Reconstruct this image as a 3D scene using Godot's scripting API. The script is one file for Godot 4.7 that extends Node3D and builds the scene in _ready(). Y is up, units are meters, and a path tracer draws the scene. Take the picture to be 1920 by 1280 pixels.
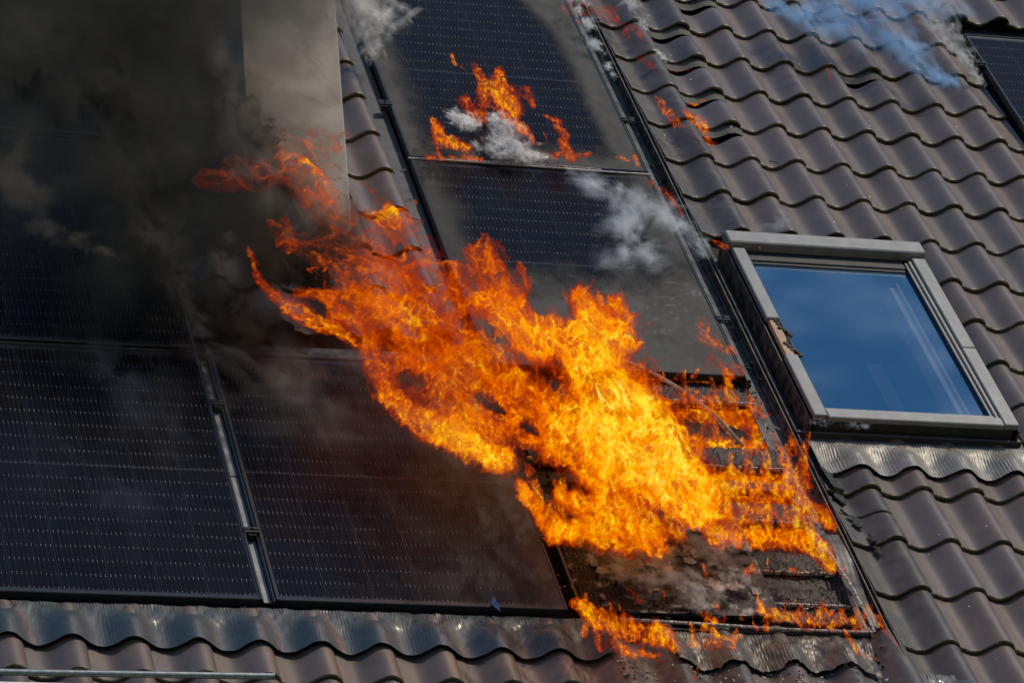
extends Node3D
# A burning in-roof solar array. Roof frame: X along the eaves, V metres down the slope, h metres off the roof.

const PITCH := deg_to_rad(59.5)
const LIFT := 8.9
const ROWS := [-4.03, -3.684, -3.34, -3.005, -2.672, -2.34, -1.99, -1.653, -1.31, -0.966, -0.621, -0.277, 0.068, 0.412, 0.757, 1.128, 1.468, 1.827, 2.168, 2.51]
const PW := 1.134
const PH := 1.722
# flames: height above the roof, then strokes [a, b, radius, a, b, radius, heat]; a = X + .22 V, b = .68 V
const FLAME_GAIN := 1.15
const FIRE := {
	"MAIN": [0.20, [[0.662,0.151,0.067,0.750,0.379,0.070,0.66], [0.750,0.379,0.070,0.964,0.567,0.083,0.88], [0.964,0.567,0.083,1.205,0.699,0.074,0.92], [0.789,-0.029,0.168,1.043,0.182,0.198,0.50], [1.043,0.182,0.198,1.247,0.363,0.188,0.60], [0.799,0.226,0.124,1.115,0.452,0.132,0.60], [1.028,0.510,0.088,1.248,0.603,0.088,0.66], [1.247,0.363,0.197,1.468,0.538,0.200,0.78], [1.114,-0.380,0.099,1.175,-0.144,0.144,0.50], [1.175,-0.144,0.139,1.360,0.076,0.152,0.74], [0.988,-0.249,0.093,1.014,-0.103,0.115,0.40], [1.280,-0.331,0.024,1.319,-0.198,0.023,0.40], [0.604,-0.103,0.124,0.858,-0.005,0.136,0.44], [0.686,-0.286,0.115,0.876,-0.122,0.115,0.38], [0.521,0.019,0.067,0.658,0.066,0.089,0.36], [1.360,0.019,0.104,1.590,0.090,0.167,1.00], [1.594,-0.085,0.108,1.660,0.057,0.144,0.90], [1.537,-0.184,0.057,1.571,-0.083,0.070,0.72], [1.702,-0.181,0.048,1.709,-0.005,0.080,0.78], [1.707,0.053,0.051,1.787,0.071,0.023,0.66], [1.588,0.175,0.193,1.716,0.444,0.253,1.00], [1.716,0.444,0.253,1.830,0.677,0.245,1.24], [1.830,0.677,0.214,1.988,0.824,0.164,1.20], [1.491,0.511,0.167,1.641,0.713,0.154,1.00], [1.281,0.820,0.034,1.419,0.988,0.051,0.72], [1.419,1.005,0.055,1.611,1.004,0.082,0.90], [1.632,1.016,0.064,1.824,1.056,0.052,0.88], [1.464,0.849,0.065,1.593,0.868,0.087,0.80], [1.507,0.872,0.074,1.657,0.915,0.087,0.86], [1.657,0.890,0.100,1.805,0.983,0.078,0.94], [1.422,0.757,0.033,1.454,0.794,0.020,-0.50], [1.248,0.603,0.026,1.335,0.651,0.026,-0.30], [1.125,0.384,0.040,1.192,0.434,0.031,-0.50], [0.801,0.281,0.031,0.891,0.330,0.022,-0.30], [1.361,-0.157,0.052,1.373,-0.098,0.028,-0.60], [1.303,0.495,0.031,1.336,0.519,0.022,-0.30]]],
	"LICKS": [0.16, [[1.485,0.829,0.021,1.467,0.703,0.008,0.78], [1.896,0.949,0.030,1.865,0.784,0.008,0.80], [1.447,0.831,0.036,1.455,0.725,0.008,0.95], [1.830,0.830,0.034,1.846,0.712,0.008,0.89], [1.880,0.806,0.030,1.843,0.656,0.008,0.90], [1.630,0.819,0.030,1.594,0.631,0.008,0.94], [1.893,0.904,0.030,1.873,0.723,0.008,0.93], [1.704,0.884,0.036,1.672,0.787,0.008,0.82], [1.370,0.939,0.028,1.349,0.828,0.008,0.87], [1.951,0.825,0.033,1.928,0.696,0.008,0.79], [1.555,0.954,0.037,1.519,0.840,0.008,0.87], [1.380,0.859,0.024,1.347,0.692,0.008,0.88], [1.449,0.902,0.037,1.463,0.816,0.008,0.90], [1.783,0.986,0.038,1.790,0.904,0.008,0.81], [1.587,0.991,0.025,1.549,0.844,0.008,0.93], [1.612,0.829,0.026,1.567,0.706,0.008,0.96], [1.370,0.848,0.025,1.314,0.679,0.008,0.83], [1.939,0.872,0.021,1.914,0.768,0.008,0.76], [2.094,0.747,0.022,2.114,0.661,0.007,0.89], [1.903,0.873,0.034,1.891,0.708,0.007,0.88], [1.944,0.835,0.022,1.958,0.751,0.007,0.88], [2.138,0.852,0.022,2.121,0.770,0.007,0.84], [1.933,0.973,0.033,1.931,0.881,0.007,0.79], [2.193,0.820,0.031,2.213,0.638,0.007,0.93], [2.034,0.733,0.033,2.054,0.627,0.007,0.98], [1.971,0.908,0.031,1.965,0.741,0.007,0.93], [2.076,0.912,0.034,2.045,0.805,0.007,0.99], [2.174,0.990,0.033,2.137,0.841,0.007,0.79], [2.180,0.901,0.028,2.180,0.816,0.007,0.82], [2.101,0.983,0.033,2.068,0.883,0.007,0.78], [2.162,0.733,0.033,2.161,0.560,0.007,0.96], [2.161,0.760,0.033,2.179,0.602,0.007,0.86], [2.334,0.841,0.030,2.331,0.742,0.008,0.72], [2.486,0.865,0.033,2.486,0.751,0.008,0.79], [2.146,0.967,0.029,2.124,0.766,0.008,0.73], [2.467,0.751,0.038,2.436,0.624,0.008,0.82], [2.192,0.883,0.027,2.228,0.668,0.008,0.82], [2.472,0.655,0.025,2.512,0.431,0.008,0.76], [2.306,0.945,0.022,2.280,0.831,0.008,0.90], [2.350,0.768,0.032,2.298,0.600,0.008,0.90], [2.271,0.851,0.028,2.228,0.693,0.008,0.86], [2.236,0.967,0.037,2.242,0.826,0.008,0.88], [2.412,0.869,0.028,2.442,0.731,0.008,0.91], [2.259,0.973,0.027,2.212,0.779,0.008,0.84], [2.458,0.772,0.021,2.418,0.587,0.008,0.74], [2.480,0.699,0.030,2.459,0.477,0.008,0.79], [2.408,0.669,0.023,2.420,0.515,0.008,0.91], [2.285,0.756,0.037,2.301,0.656,0.008,0.72], [2.453,0.942,0.030,2.450,0.721,0.008,0.75], [2.360,0.995,0.021,2.373,0.801,0.008,0.92], [2.406,0.921,0.024,2.447,0.742,0.008,0.89], [2.306,0.870,0.025,2.268,0.656,0.008,0.86], [2.309,0.611,0.023,2.297,0.451,0.007,0.71], [2.428,0.532,0.020,2.429,0.425,0.007,0.56], [2.393,0.604,0.027,2.372,0.504,0.007,0.72], [2.244,0.688,0.026,2.223,0.531,0.007,0.71], [2.262,0.535,0.031,2.273,0.446,0.007,0.71], [2.275,0.530,0.019,2.288,0.434,0.007,0.72], [2.392,0.590,0.025,2.359,0.434,0.007,0.60], [2.267,0.486,0.018,2.291,0.386,0.007,0.58], [2.034,0.540,0.027,2.064,0.394,0.007,0.64], [2.267,0.477,0.029,2.267,0.345,0.007,0.63], [2.132,0.314,0.018,2.096,0.151,0.007,0.60], [2.277,0.337,0.031,2.263,0.221,0.007,0.63], [2.081,0.399,0.017,2.097,0.321,0.007,0.66], [1.994,0.323,0.021,1.991,0.158,0.007,0.65], [2.110,0.485,0.033,2.117,0.393,0.007,0.65], [2.279,0.541,0.030,2.281,0.429,0.007,0.66], [1.969,0.464,0.027,1.997,0.294,0.007,0.57], [2.173,0.276,0.031,2.181,0.132,0.007,0.57], [2.041,0.541,0.030,2.065,0.403,0.007,0.58], [2.269,0.525,0.027,2.267,0.385,0.007,0.64], [2.319,0.364,0.025,2.319,0.280,0.007,0.64], [2.168,0.341,0.030,2.186,0.244,0.007,0.54], [2.210,0.298,0.025,2.155,0.121,0.007,0.66], [2.204,0.171,0.015,2.192,0.129,0.004,0.56], [2.050,0.164,0.015,2.054,0.130,0.004,0.71], [1.974,0.177,0.012,1.983,0.135,0.004,0.57], [2.165,0.182,0.015,2.167,0.149,0.004,0.67], [2.033,0.166,0.016,2.029,0.143,0.004,0.71], [2.167,0.166,0.011,2.168,0.123,0.004,0.70], [1.956,0.183,0.011,1.960,0.159,0.004,0.60], [1.904,0.194,0.010,1.897,0.169,0.003,0.72], [2.230,1.120,0.014,2.218,1.073,0.004,0.94], [2.279,1.106,0.011,2.289,1.048,0.004,0.78], [2.194,1.122,0.015,2.201,1.088,0.004,0.87], [2.180,1.120,0.009,2.184,1.089,0.004,0.91], [2.220,1.103,0.012,2.227,1.077,0.004,0.82], [2.378,1.100,0.011,2.393,1.041,0.004,0.79], [2.506,1.103,0.018,2.513,1.044,0.004,0.76], [2.400,1.111,0.011,2.399,1.083,0.004,0.79], [1.628,-0.156,0.026,1.634,-0.270,0.006,0.62], [1.497,-0.193,0.022,1.473,-0.290,0.006,0.55], [1.649,-0.181,0.028,1.622,-0.293,0.006,0.62], [1.575,-0.101,0.017,1.584,-0.197,0.006,0.51], [1.675,-0.113,0.019,1.680,-0.239,0.006,0.52], [2.022,0.782,0.067,2.075,0.981,0.048,0.88], [2.319,0.945,0.044,2.453,0.939,0.063,0.92], [2.431,0.940,0.076,2.511,1.024,0.053,1.05], [2.478,0.798,0.050,2.553,0.897,0.036,0.78], [2.079,0.918,0.049,2.319,0.953,0.040,0.84], [2.511,1.024,0.044,2.532,1.099,0.027,0.96], [2.342,0.688,0.055,2.518,0.848,0.054,0.74], [2.095,0.674,0.059,2.316,0.729,0.050,0.76], [2.006,0.289,0.056,2.230,0.386,0.056,0.54]]],
	"BAY": [-0.08, [[1.812,0.085,0.104,2.096,0.068,0.118,0.72], [2.097,0.054,0.118,2.376,0.137,0.105,0.66], [1.990,0.297,0.102,2.480,0.299,0.089,0.74], [1.855,0.194,0.154,2.137,0.532,0.152,0.80], [2.142,0.452,0.115,2.554,0.512,0.116,0.76], [2.125,0.715,0.112,2.604,0.693,0.102,0.84], [2.181,0.884,0.039,2.613,0.867,0.040,0.92], [1.866,-0.079,0.032,2.177,-0.087,0.032,0.76], [2.402,0.385,0.088,2.541,0.405,0.062,0.76]]],
	"RED": [0.34, [[-0.089,-0.518,0.068,0.087,-0.597,0.106,0.24], [0.087,-0.597,0.106,0.287,-0.710,0.151,0.30], [0.264,-0.708,0.140,0.355,-0.749,0.122,0.34], [0.343,-0.587,0.117,0.412,-0.421,0.106,0.44], [0.478,-0.289,0.131,0.704,-0.353,0.122,0.44], [0.481,-0.229,0.183,0.808,-0.046,0.208,0.38], [0.826,-0.166,0.131,0.925,0.090,0.155,0.36], [0.634,0.082,0.179,0.973,0.228,0.179,0.44], [0.669,-0.350,0.042,0.736,-0.408,0.027,0.72], [0.216,-0.298,0.042,0.270,-0.182,0.052,0.36], [0.520,-0.353,0.095,0.375,-0.464,0.095,0.34], [0.641,0.223,0.116,0.865,0.319,0.152,0.44], [0.297,-0.274,0.104,0.496,0.006,0.102,0.24]]],
	"TAIL": [0.42, [[0.095,-0.076,0.014,0.157,0.078,0.024,0.50], [0.157,0.078,0.024,0.289,0.224,0.035,0.62], [0.288,0.210,0.039,0.401,0.272,0.058,0.80], [0.401,0.272,0.054,0.574,0.379,0.017,0.92], [0.315,0.138,0.031,0.468,0.133,0.032,0.56], [0.426,0.158,0.035,0.542,0.276,0.031,0.62]]],
	"HIGH": [0.10, [[1.193,-1.688,0.028,1.208,-1.507,0.079,0.72], [1.207,-1.543,0.084,1.247,-1.404,0.069,0.76], [1.076,-1.695,0.023,1.117,-1.570,0.033,0.55], [1.117,-1.570,0.033,1.131,-1.446,0.042,0.60], [1.029,-1.454,0.037,1.107,-1.355,0.050,0.62], [1.234,-1.385,0.051,1.324,-1.270,0.028,0.66], [1.324,-1.270,0.023,1.374,-1.205,0.018,0.50], [1.337,-1.556,0.033,1.362,-1.450,0.019,0.45]]],
	"LEFTL": [0.08, [[0.889,-1.331,0.023,0.937,-1.217,0.050,0.78], [0.937,-1.217,0.054,1.051,-1.166,0.032,0.80], [0.866,-1.095,0.016,1.127,-1.111,0.014,0.62], [0.914,-1.153,0.018,0.930,-1.101,0.013,0.60]]],
	"BIT": [0.12, [[0.957,-1.730,0.016,0.974,-1.669,0.016,0.50], [1.000,-1.661,0.009,1.026,-1.645,0.009,0.45]]],
	"RIGHTL": [0.08, [[1.431,-1.418,0.019,1.495,-1.375,0.021,0.56], [1.481,-1.345,0.023,1.524,-1.296,0.030,0.66], [1.506,-1.260,0.032,1.543,-1.159,0.037,0.70], [1.454,-1.168,0.023,1.632,-1.185,0.018,0.55], [1.417,-1.304,0.009,1.437,-1.243,0.009,0.50]]],
	"SMALLR": [0.06, [[1.778,-1.205,0.019,1.816,-1.191,0.021,0.55], [1.856,-1.222,0.016,1.868,-1.154,0.019,0.60]]],
	"CORNER": [0.10, [[2.199,-0.675,0.014,2.242,-0.640,0.027,0.72], [2.402,-0.639,0.007,2.411,-0.634,0.009,0.60]]],
	"EDGE": [0.08, [[1.915,-1.032,0.018,1.994,-0.978,0.025,0.50], [1.994,-0.978,0.023,2.058,-0.850,0.021,0.56]]],
	"GAP1": [0.05, [[1.985,-1.630,0.024,2.029,-1.542,0.039,0.54], [2.029,-1.542,0.034,2.078,-1.468,0.038,0.60], [2.135,-1.545,0.034,2.209,-1.451,0.034,0.68], [2.205,-1.465,0.029,2.234,-1.354,0.026,0.78], [2.270,-1.378,0.010,2.216,-1.345,0.012,0.60], [2.057,-1.480,0.014,2.116,-1.450,0.012,0.50]]],
	"GAP2": [0.00, [[2.153,-1.669,0.010,2.242,-1.708,0.012,0.55], [2.180,-1.664,0.010,2.207,-1.671,0.010,0.60]]],
	"GAP3": [0.00, [[2.043,-1.887,0.015,2.168,-1.919,0.015,0.30], [1.938,-1.971,0.035,2.017,-1.903,0.030,0.25], [1.606,-2.328,0.075,1.798,-2.270,0.076,0.24], [1.877,-2.159,0.050,2.012,-2.096,0.025,0.16]]],
	"TILEF": [0.05, [[2.876,-1.946,0.010,2.894,-1.852,0.013,0.42]]],
	"TOPF": [0.06, [[1.523,-2.222,0.015,1.549,-2.161,0.012,0.48], [1.590,-2.134,0.010,1.606,-2.113,0.010,0.50]]],
	"LOW": [0.08, [[1.671,1.264,0.014,1.664,1.203,0.004,0.77], [1.582,1.253,0.014,1.556,1.170,0.004,0.83], [1.636,1.319,0.020,1.629,1.230,0.004,0.78], [1.596,1.327,0.017,1.569,1.256,0.004,0.80], [1.683,1.348,0.012,1.674,1.301,0.004,0.69], [1.685,1.286,0.014,1.687,1.211,0.004,0.71], [1.720,1.367,0.013,1.715,1.276,0.004,0.73], [1.722,1.291,0.015,1.696,1.204,0.004,0.72], [1.839,1.316,0.017,1.838,1.221,0.004,0.71], [1.551,1.355,0.019,1.557,1.267,0.004,0.70], [1.743,1.313,0.015,1.750,1.259,0.004,0.69], [1.606,1.309,0.020,1.614,1.253,0.004,0.82], [1.521,1.216,0.029,1.577,1.261,0.042,0.72], [1.577,1.261,0.046,1.691,1.308,0.055,0.84], [1.691,1.308,0.055,1.857,1.349,0.055,0.84], [1.857,1.349,0.038,1.907,1.400,0.021,0.66], [1.668,1.374,0.029,1.739,1.428,0.029,0.76], [1.505,1.141,0.008,1.526,1.169,0.008,0.50], [1.781,1.416,0.025,1.843,1.432,0.017,0.70], [1.606,1.353,0.021,1.615,1.410,0.017,0.60]]],
	"LOWB": [0.08, [[1.739,1.149,0.015,1.780,1.195,0.015,0.42], [1.782,1.135,0.008,1.757,1.219,0.010,0.40]]],
	"LOWC": [0.08, [[2.025,1.322,0.019,2.032,1.277,0.004,0.73], [1.979,1.326,0.020,1.970,1.277,0.004,0.71], [2.139,1.386,0.020,2.159,1.291,0.004,0.67], [2.181,1.264,0.016,2.177,1.219,0.004,0.68], [1.982,1.352,0.016,1.980,1.266,0.004,0.75], [2.114,1.273,0.012,2.122,1.201,0.004,0.65], [2.034,1.312,0.012,2.036,1.250,0.004,0.74], [1.975,1.392,0.016,1.970,1.339,0.004,0.77], [2.033,1.244,0.023,2.078,1.278,0.023,0.70], [2.060,1.314,0.023,2.078,1.371,0.031,0.66], [1.982,1.374,0.023,2.165,1.345,0.019,0.60], [1.960,1.398,0.019,2.108,1.393,0.015,0.40]]],
	"LOWD": [0.02, [[2.392,1.197,0.016,2.377,1.108,0.004,0.73], [2.553,1.173,0.017,2.556,1.100,0.004,0.75], [2.525,1.176,0.018,2.552,1.073,0.005,0.76], [2.465,1.192,0.014,2.458,1.130,0.004,0.69], [2.345,1.210,0.018,2.336,1.150,0.004,0.70], [2.664,1.229,0.013,2.649,1.166,0.004,0.78], [2.739,1.153,0.011,2.743,1.108,0.005,0.79], [2.518,1.179,0.015,2.508,1.121,0.004,0.81], [2.457,1.230,0.019,2.441,1.170,0.004,0.65], [2.273,1.167,0.018,2.273,1.063,0.004,0.71], [2.725,1.183,0.011,2.720,1.118,0.005,0.76], [2.615,1.209,0.015,2.625,1.136,0.004,0.80], [2.438,1.169,0.011,2.429,1.102,0.004,0.67], [2.304,1.209,0.020,2.292,1.122,0.004,0.77], [2.567,1.241,0.012,2.584,1.173,0.004,0.80], [2.671,1.246,0.015,2.683,1.152,0.005,0.76], [2.674,1.207,0.014,2.666,1.126,0.005,0.80], [2.257,1.251,0.013,2.239,1.171,0.004,0.75], [2.473,1.243,0.015,2.486,1.178,0.004,0.71], [2.300,1.248,0.019,2.298,1.205,0.004,0.76], [2.610,1.181,0.014,2.616,1.129,0.004,0.70], [2.518,1.221,0.019,2.545,1.118,0.004,0.77], [2.697,1.222,0.019,2.709,1.158,0.005,0.72], [2.683,1.223,0.017,2.667,1.140,0.005,0.68], [2.071,1.011,0.013,2.066,0.979,0.003,0.65], [1.712,1.180,0.013,1.720,1.115,0.003,0.53], [2.027,1.037,0.010,2.030,1.003,0.003,0.52], [2.065,1.024,0.011,2.049,0.957,0.003,0.52], [1.694,1.031,0.007,1.688,0.964,0.003,0.54], [1.891,1.115,0.013,1.882,1.059,0.003,0.62], [2.065,0.998,0.013,2.059,0.954,0.003,0.52], [2.098,1.180,0.009,2.095,1.132,0.003,0.54], [1.919,0.992,0.013,1.929,0.921,0.003,0.61], [2.107,1.167,0.013,2.120,1.104,0.003,0.57], [1.754,1.017,0.013,1.752,0.977,0.003,0.58], [2.191,1.053,0.012,2.182,0.996,0.003,0.55], [2.310,1.177,0.028,2.482,1.207,0.040,0.55], [2.483,1.195,0.032,2.569,1.216,0.036,0.62], [2.574,1.168,0.020,2.698,1.235,0.018,0.62], [2.397,1.186,0.028,2.459,1.224,0.028,0.60], [2.282,1.130,0.012,2.300,1.178,0.012,0.55]]],
	"LOWE": [0.05, [[2.609,1.278,0.018,2.653,1.370,0.016,0.75], [2.653,1.370,0.012,2.737,1.391,0.012,0.60]]],
	"LOWF": [0.05, [[2.750,1.202,0.016,2.774,1.272,0.018,0.70], [2.774,1.272,0.016,2.831,1.334,0.010,0.60]]],
	"LOWG": [0.03, [[2.007,1.431,0.009,1.992,1.481,0.013,0.66]]],
	"SIDE": [0.05, [[2.622,0.969,0.008,2.641,0.993,0.010,0.70], [2.635,0.986,0.010,2.613,1.024,0.008,0.60]]],
	"WALLF": [0.30, [[0.283,-0.857,0.021,0.324,-0.779,0.017,0.35], [0.352,-0.621,0.017,0.406,-0.515,0.029,0.48], [0.557,-0.638,0.013,0.606,-0.595,0.017,0.35]]],
	"HAZEF": [0.25, [[2.064,-0.046,0.030,2.079,0.084,0.042,0.34], [2.079,0.084,0.047,2.181,0.135,0.038,0.36], [1.994,0.133,0.017,2.016,0.160,0.017,0.30], [2.083,0.198,0.042,2.208,0.247,0.034,0.30]]],
}
const SMOKE := {
	"DARKUP": [[0.048,0.048,0.045], 0.42, 7.0, 0.40, 1.10, [[-0.17,-0.07,0.30,0.244,-0.27,-0.84,0.50,0.413], [-0.27,-0.84,0.50,0.435,-0.24,-2.02,0.70,0.581], [-0.75,-0.78,0.50,0.403,-0.73,-1.63,0.70,0.466], [0.03,-0.60,0.30,0.219,0.00,-1.63,0.45,0.229]]],
	"DARKMID": [[0.056,0.046,0.039], 0.36, 6.0, 0.35, 0.90, [[0.53,-0.24,0.50,0.115,0.41,-0.03,0.36,0.136], [0.55,-0.02,0.20,0.160,0.16,-0.34,0.26,0.229], [0.08,-0.13,0.18,0.181,-0.01,0.16,0.15,0.111], [0.42,-0.54,0.26,0.163,0.17,-0.80,0.40,0.257], [0.43,0.07,0.12,0.113,0.03,0.11,0.12,0.134]]],
	"DARKCURL": [[0.070,0.066,0.060], 0.12, 2.6, 0.12, 0.45, [[-0.29,0.11,0.50,0.196,-0.35,-0.48,0.70,0.335], [-0.35,-0.48,0.70,0.335,-0.24,-1.52,0.90,0.424], [-0.76,-0.51,0.70,0.264,-0.72,-1.16,0.90,0.272]]],
	"CHIMHAZE": [[0.170,0.148,0.125], 0.24, 2.8, 0.25, 0.70, [[0.06,0.07,0.75,0.110,0.11,-0.81,0.90,0.138], [0.26,-0.03,0.75,0.156,0.25,-0.69,0.90,0.184], [0.30,-0.70,0.90,0.162,0.45,-1.45,1.00,0.217], [0.19,-0.37,0.70,0.136,0.15,-0.63,0.80,0.138]]],
	"LOWER": [[0.200,0.165,0.145], 0.20, 4.5, 0.25, 0.70, [[0.12,0.54,0.20,0.175,0.36,0.90,0.20,0.195], [0.99,1.26,0.20,0.109,0.68,0.95,0.25,0.175], [0.91,0.93,0.22,0.132,0.45,0.56,0.28,0.176], [1.10,1.25,0.12,0.077,0.94,1.16,0.15,0.087]]],
	"LEFTWISP": [[0.115,0.105,0.090], 0.16, 4.0, 0.30, 0.90, [[-0.27,-0.06,0.50,0.075,-0.24,0.18,0.40,0.079], [-0.24,0.18,0.40,0.079,-0.12,0.41,0.30,0.043], [-0.87,-0.11,0.70,0.107,-0.92,0.19,0.70,0.084], [-0.82,0.13,0.60,0.064,-0.48,0.23,0.55,0.034], [-0.34,-0.13,0.50,0.088,-0.29,0.07,0.50,0.066]]],
	"PANELHAZE": [[0.080,0.090,0.115], 0.10, 2.0, 0.30, 0.80, [[-0.62,0.53,0.20,0.148,-0.43,0.82,0.20,0.168], [-0.43,0.82,0.20,0.168,-0.36,1.36,0.20,0.143], [-0.80,1.21,0.20,0.182,-0.45,1.61,0.20,0.141]]],
	"WHITEUP": [[0.780,0.780,0.760], 0.22, 6.0, 0.12, 0.60, [[1.13,-2.54,0.05,0.019,1.14,-2.67,0.12,0.064], [1.14,-2.67,0.12,0.069,1.26,-2.73,0.20,0.091], [1.08,-2.62,0.20,0.090,1.05,-2.91,0.30,0.160]]],
	"WHITEBASE": [[0.860,0.860,0.860], 0.36, 8.0, 0.10, 0.42, [[1.53,-1.81,0.05,0.062,1.72,-1.75,0.05,0.057], [1.65,-1.83,0.08,0.078,1.61,-1.94,0.12,0.047], [1.67,-1.79,0.04,0.052,1.87,-1.75,0.03,0.018], [1.47,-1.85,0.12,0.057,1.40,-1.93,0.12,0.042]]],
	"WHITEMID": [[0.720,0.780,0.840], 0.17, 4.5, 0.14, 0.75, [[2.12,-0.83,0.12,0.101,1.88,-0.71,0.10,0.075], [2.37,-0.91,0.05,0.031,2.30,-1.03,0.10,0.057], [2.30,-1.03,0.10,0.067,2.08,-1.11,0.16,0.102], [2.08,-1.11,0.16,0.102,1.94,-0.88,0.16,0.086], [2.02,-1.18,0.18,0.077,1.81,-1.24,0.20,0.066]]],
	"SLIT": [[0.780,0.820,0.840], 0.26, 5.0, 0.16, 0.55, [[2.36,-2.64,0.02,0.022,2.32,-2.96,0.05,0.034], [2.32,-2.96,0.05,0.034,2.33,-3.38,0.08,0.052]]],
	"SLIT2": [[0.800,0.820,0.820], 0.26, 5.0, 0.16, 0.55, [[2.67,-2.83,0.03,0.017,2.60,-2.96,0.06,0.028], [2.64,-3.12,0.04,0.017,2.59,-3.21,0.10,0.040], [2.59,-3.21,0.10,0.040,2.57,-3.34,0.15,0.058]]],
	"BLUE": [[0.280,0.480,0.780], 0.30, 5.0, 0.16, 0.70, [[3.32,-3.35,0.12,0.059,3.55,-2.99,0.15,0.106], [3.93,-2.92,0.10,0.089,4.12,-2.69,0.06,0.047], [3.47,-3.29,0.12,0.077,3.80,-3.08,0.15,0.137], [3.80,-3.08,0.15,0.137,4.02,-2.76,0.10,0.077], [3.57,-3.29,0.20,0.107,4.14,-3.17,0.25,0.151]]],
	"BLUE2": [[0.600,0.640,0.640], 0.26, 4.0, 0.14, 0.55, [[4.33,-2.84,0.02,0.024,4.27,-3.04,0.06,0.054], [4.27,-3.04,0.06,0.054,4.21,-3.26,0.12,0.079], [4.21,-3.26,0.12,0.079,4.17,-3.57,0.20,0.135]]],
	"ASH": [[0.460,0.440,0.420], 0.34, 5.0, 0.16, 0.60, [[1.35,1.55,0.04,0.057,1.62,1.58,0.05,0.066], [1.61,1.62,0.05,0.066,1.71,1.72,0.05,0.053], [1.78,1.46,0.05,0.045,1.87,1.60,0.05,0.036], [1.28,1.46,0.05,0.044,1.57,1.49,0.06,0.053]]],
	"SKYL": [[0.500,0.550,0.600], 0.18, 2.5, 0.30, 0.90, [[2.48,0.40,0.05,0.015,2.76,0.41,0.05,0.015], [2.84,-1.24,0.12,0.037,2.65,-1.02,0.10,0.047]]],
}

var roof_basis: Basis
var rng := RandomNumberGenerator.new()
var mat := {}
var used := {}


func at(x: float, v: float, h: float) -> Vector3:
	return Vector3(0, LIFT, 0) + roof_basis * Vector3(x, h, v)


func numbered(called: String) -> String:
	var n: int = used.get(called, 0)
	used[called] = n + 1
	return called if n == 0 else "%s_%03d" % [called, n]


func thing(called: String, label: String, category: String, where: Vector3, group := "") -> Node3D:
	var o := Node3D.new()
	o.name = numbered(called)
	o.transform = Transform3D(roof_basis, where)
	add_child(o, true)
	tag(o, label, category, group)
	return o


func tag(o: Node, label: String, category: String, group := "", kind := "") -> void:
	if label: o.set_meta("label", label)
	if category: o.set_meta("category", category)
	if group: o.set_meta("group", group)
	if kind: o.set_meta("kind", kind)


func part(called: String, mesh: Mesh, material: Material, parent: Node, where := Transform3D.IDENTITY) -> MeshInstance3D:
	var o := MeshInstance3D.new()
	o.name = called
	o.mesh = mesh
	if material: o.material_override = material
	o.transform = where
	parent.add_child(o, true)
	return o


# ---------------------------------------------------------------- shapes
func new_st() -> SurfaceTool:
	var st := SurfaceTool.new()
	st.begin(Mesh.PRIMITIVE_TRIANGLES)
	return st


func face(st: SurfaceTool, p: Array, out: Vector3) -> void:
	var n: Vector3 = (p[0] - p[2]).cross(p[0] - p[1]).normalized()
	var q := p.duplicate()
	if n.dot(out) < 0.0:
		q.reverse()
		n = -n
	for k in range(1, q.size() - 1):
		for i in [0, k, k + 1]:
			st.set_normal(n)
			st.set_uv(Vector2(q[i].x, q[i].z))
			st.add_vertex(q[i])


# a box with chamfered edges
func cbox(st: SurfaceTool, lo: Vector3, hi: Vector3, c := 0.002, t := Transform3D.IDENTITY) -> void:
	var mid := (lo + hi) / 2
	var f := func(sx: float, sy: float, sz: float, keep: int) -> Vector3:
		var s := Vector3(sx, sy, sz)
		var v := Vector3()
		for a in 3:
			var e: float = hi[a] if s[a] > 0 else lo[a]
			v[a] = e if a == keep else e - s[a] * c
		return t * v
	for a in 3:
		var b := (a + 1) % 3
		var d := (a + 2) % 3
		for s in [-1.0, 1.0]:
			var pts := []
			for k in [[-1.0, -1.0], [1.0, -1.0], [1.0, 1.0], [-1.0, 1.0]]:
				var e := Vector3()
				e[a] = s
				e[b] = k[0]
				e[d] = k[1]
				pts.append(f.call(e.x, e.y, e.z, a))
			var o := Vector3()
			o[a] = s
			face(st, pts, t.basis * o)
			if c <= 0: continue
			for u in [-1.0, 1.0]:
				var q := []
				for w in [-1.0, 1.0]:
					var e := Vector3()
					e[a] = s
					e[b] = u
					e[d] = w
					q.append(f.call(e.x, e.y, e.z, a))
				for w in [1.0, -1.0]:
					var e := Vector3()
					e[a] = s
					e[b] = u
					e[d] = w
					q.append(f.call(e.x, e.y, e.z, b))
				var oo := Vector3()
				oo[a] = s
				oo[b] = u
				face(st, q, t.basis * oo)
	if c > 0:
		for sx in [-1.0, 1.0]:
			for sy in [-1.0, 1.0]:
				for sz in [-1.0, 1.0]:
					face(st, [f.call(sx, sy, sz, 0), f.call(sx, sy, sz, 1), f.call(sx, sy, sz, 2)], t.basis * Vector3(sx, sy, sz))


func boxes(list: Array, c := 0.002) -> ArrayMesh:
	var st := new_st()
	for b in list:
		cbox(st, Vector3(b[0], b[1], b[2]), Vector3(b[3], b[4], b[5]), c)
	return st.commit()


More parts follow.
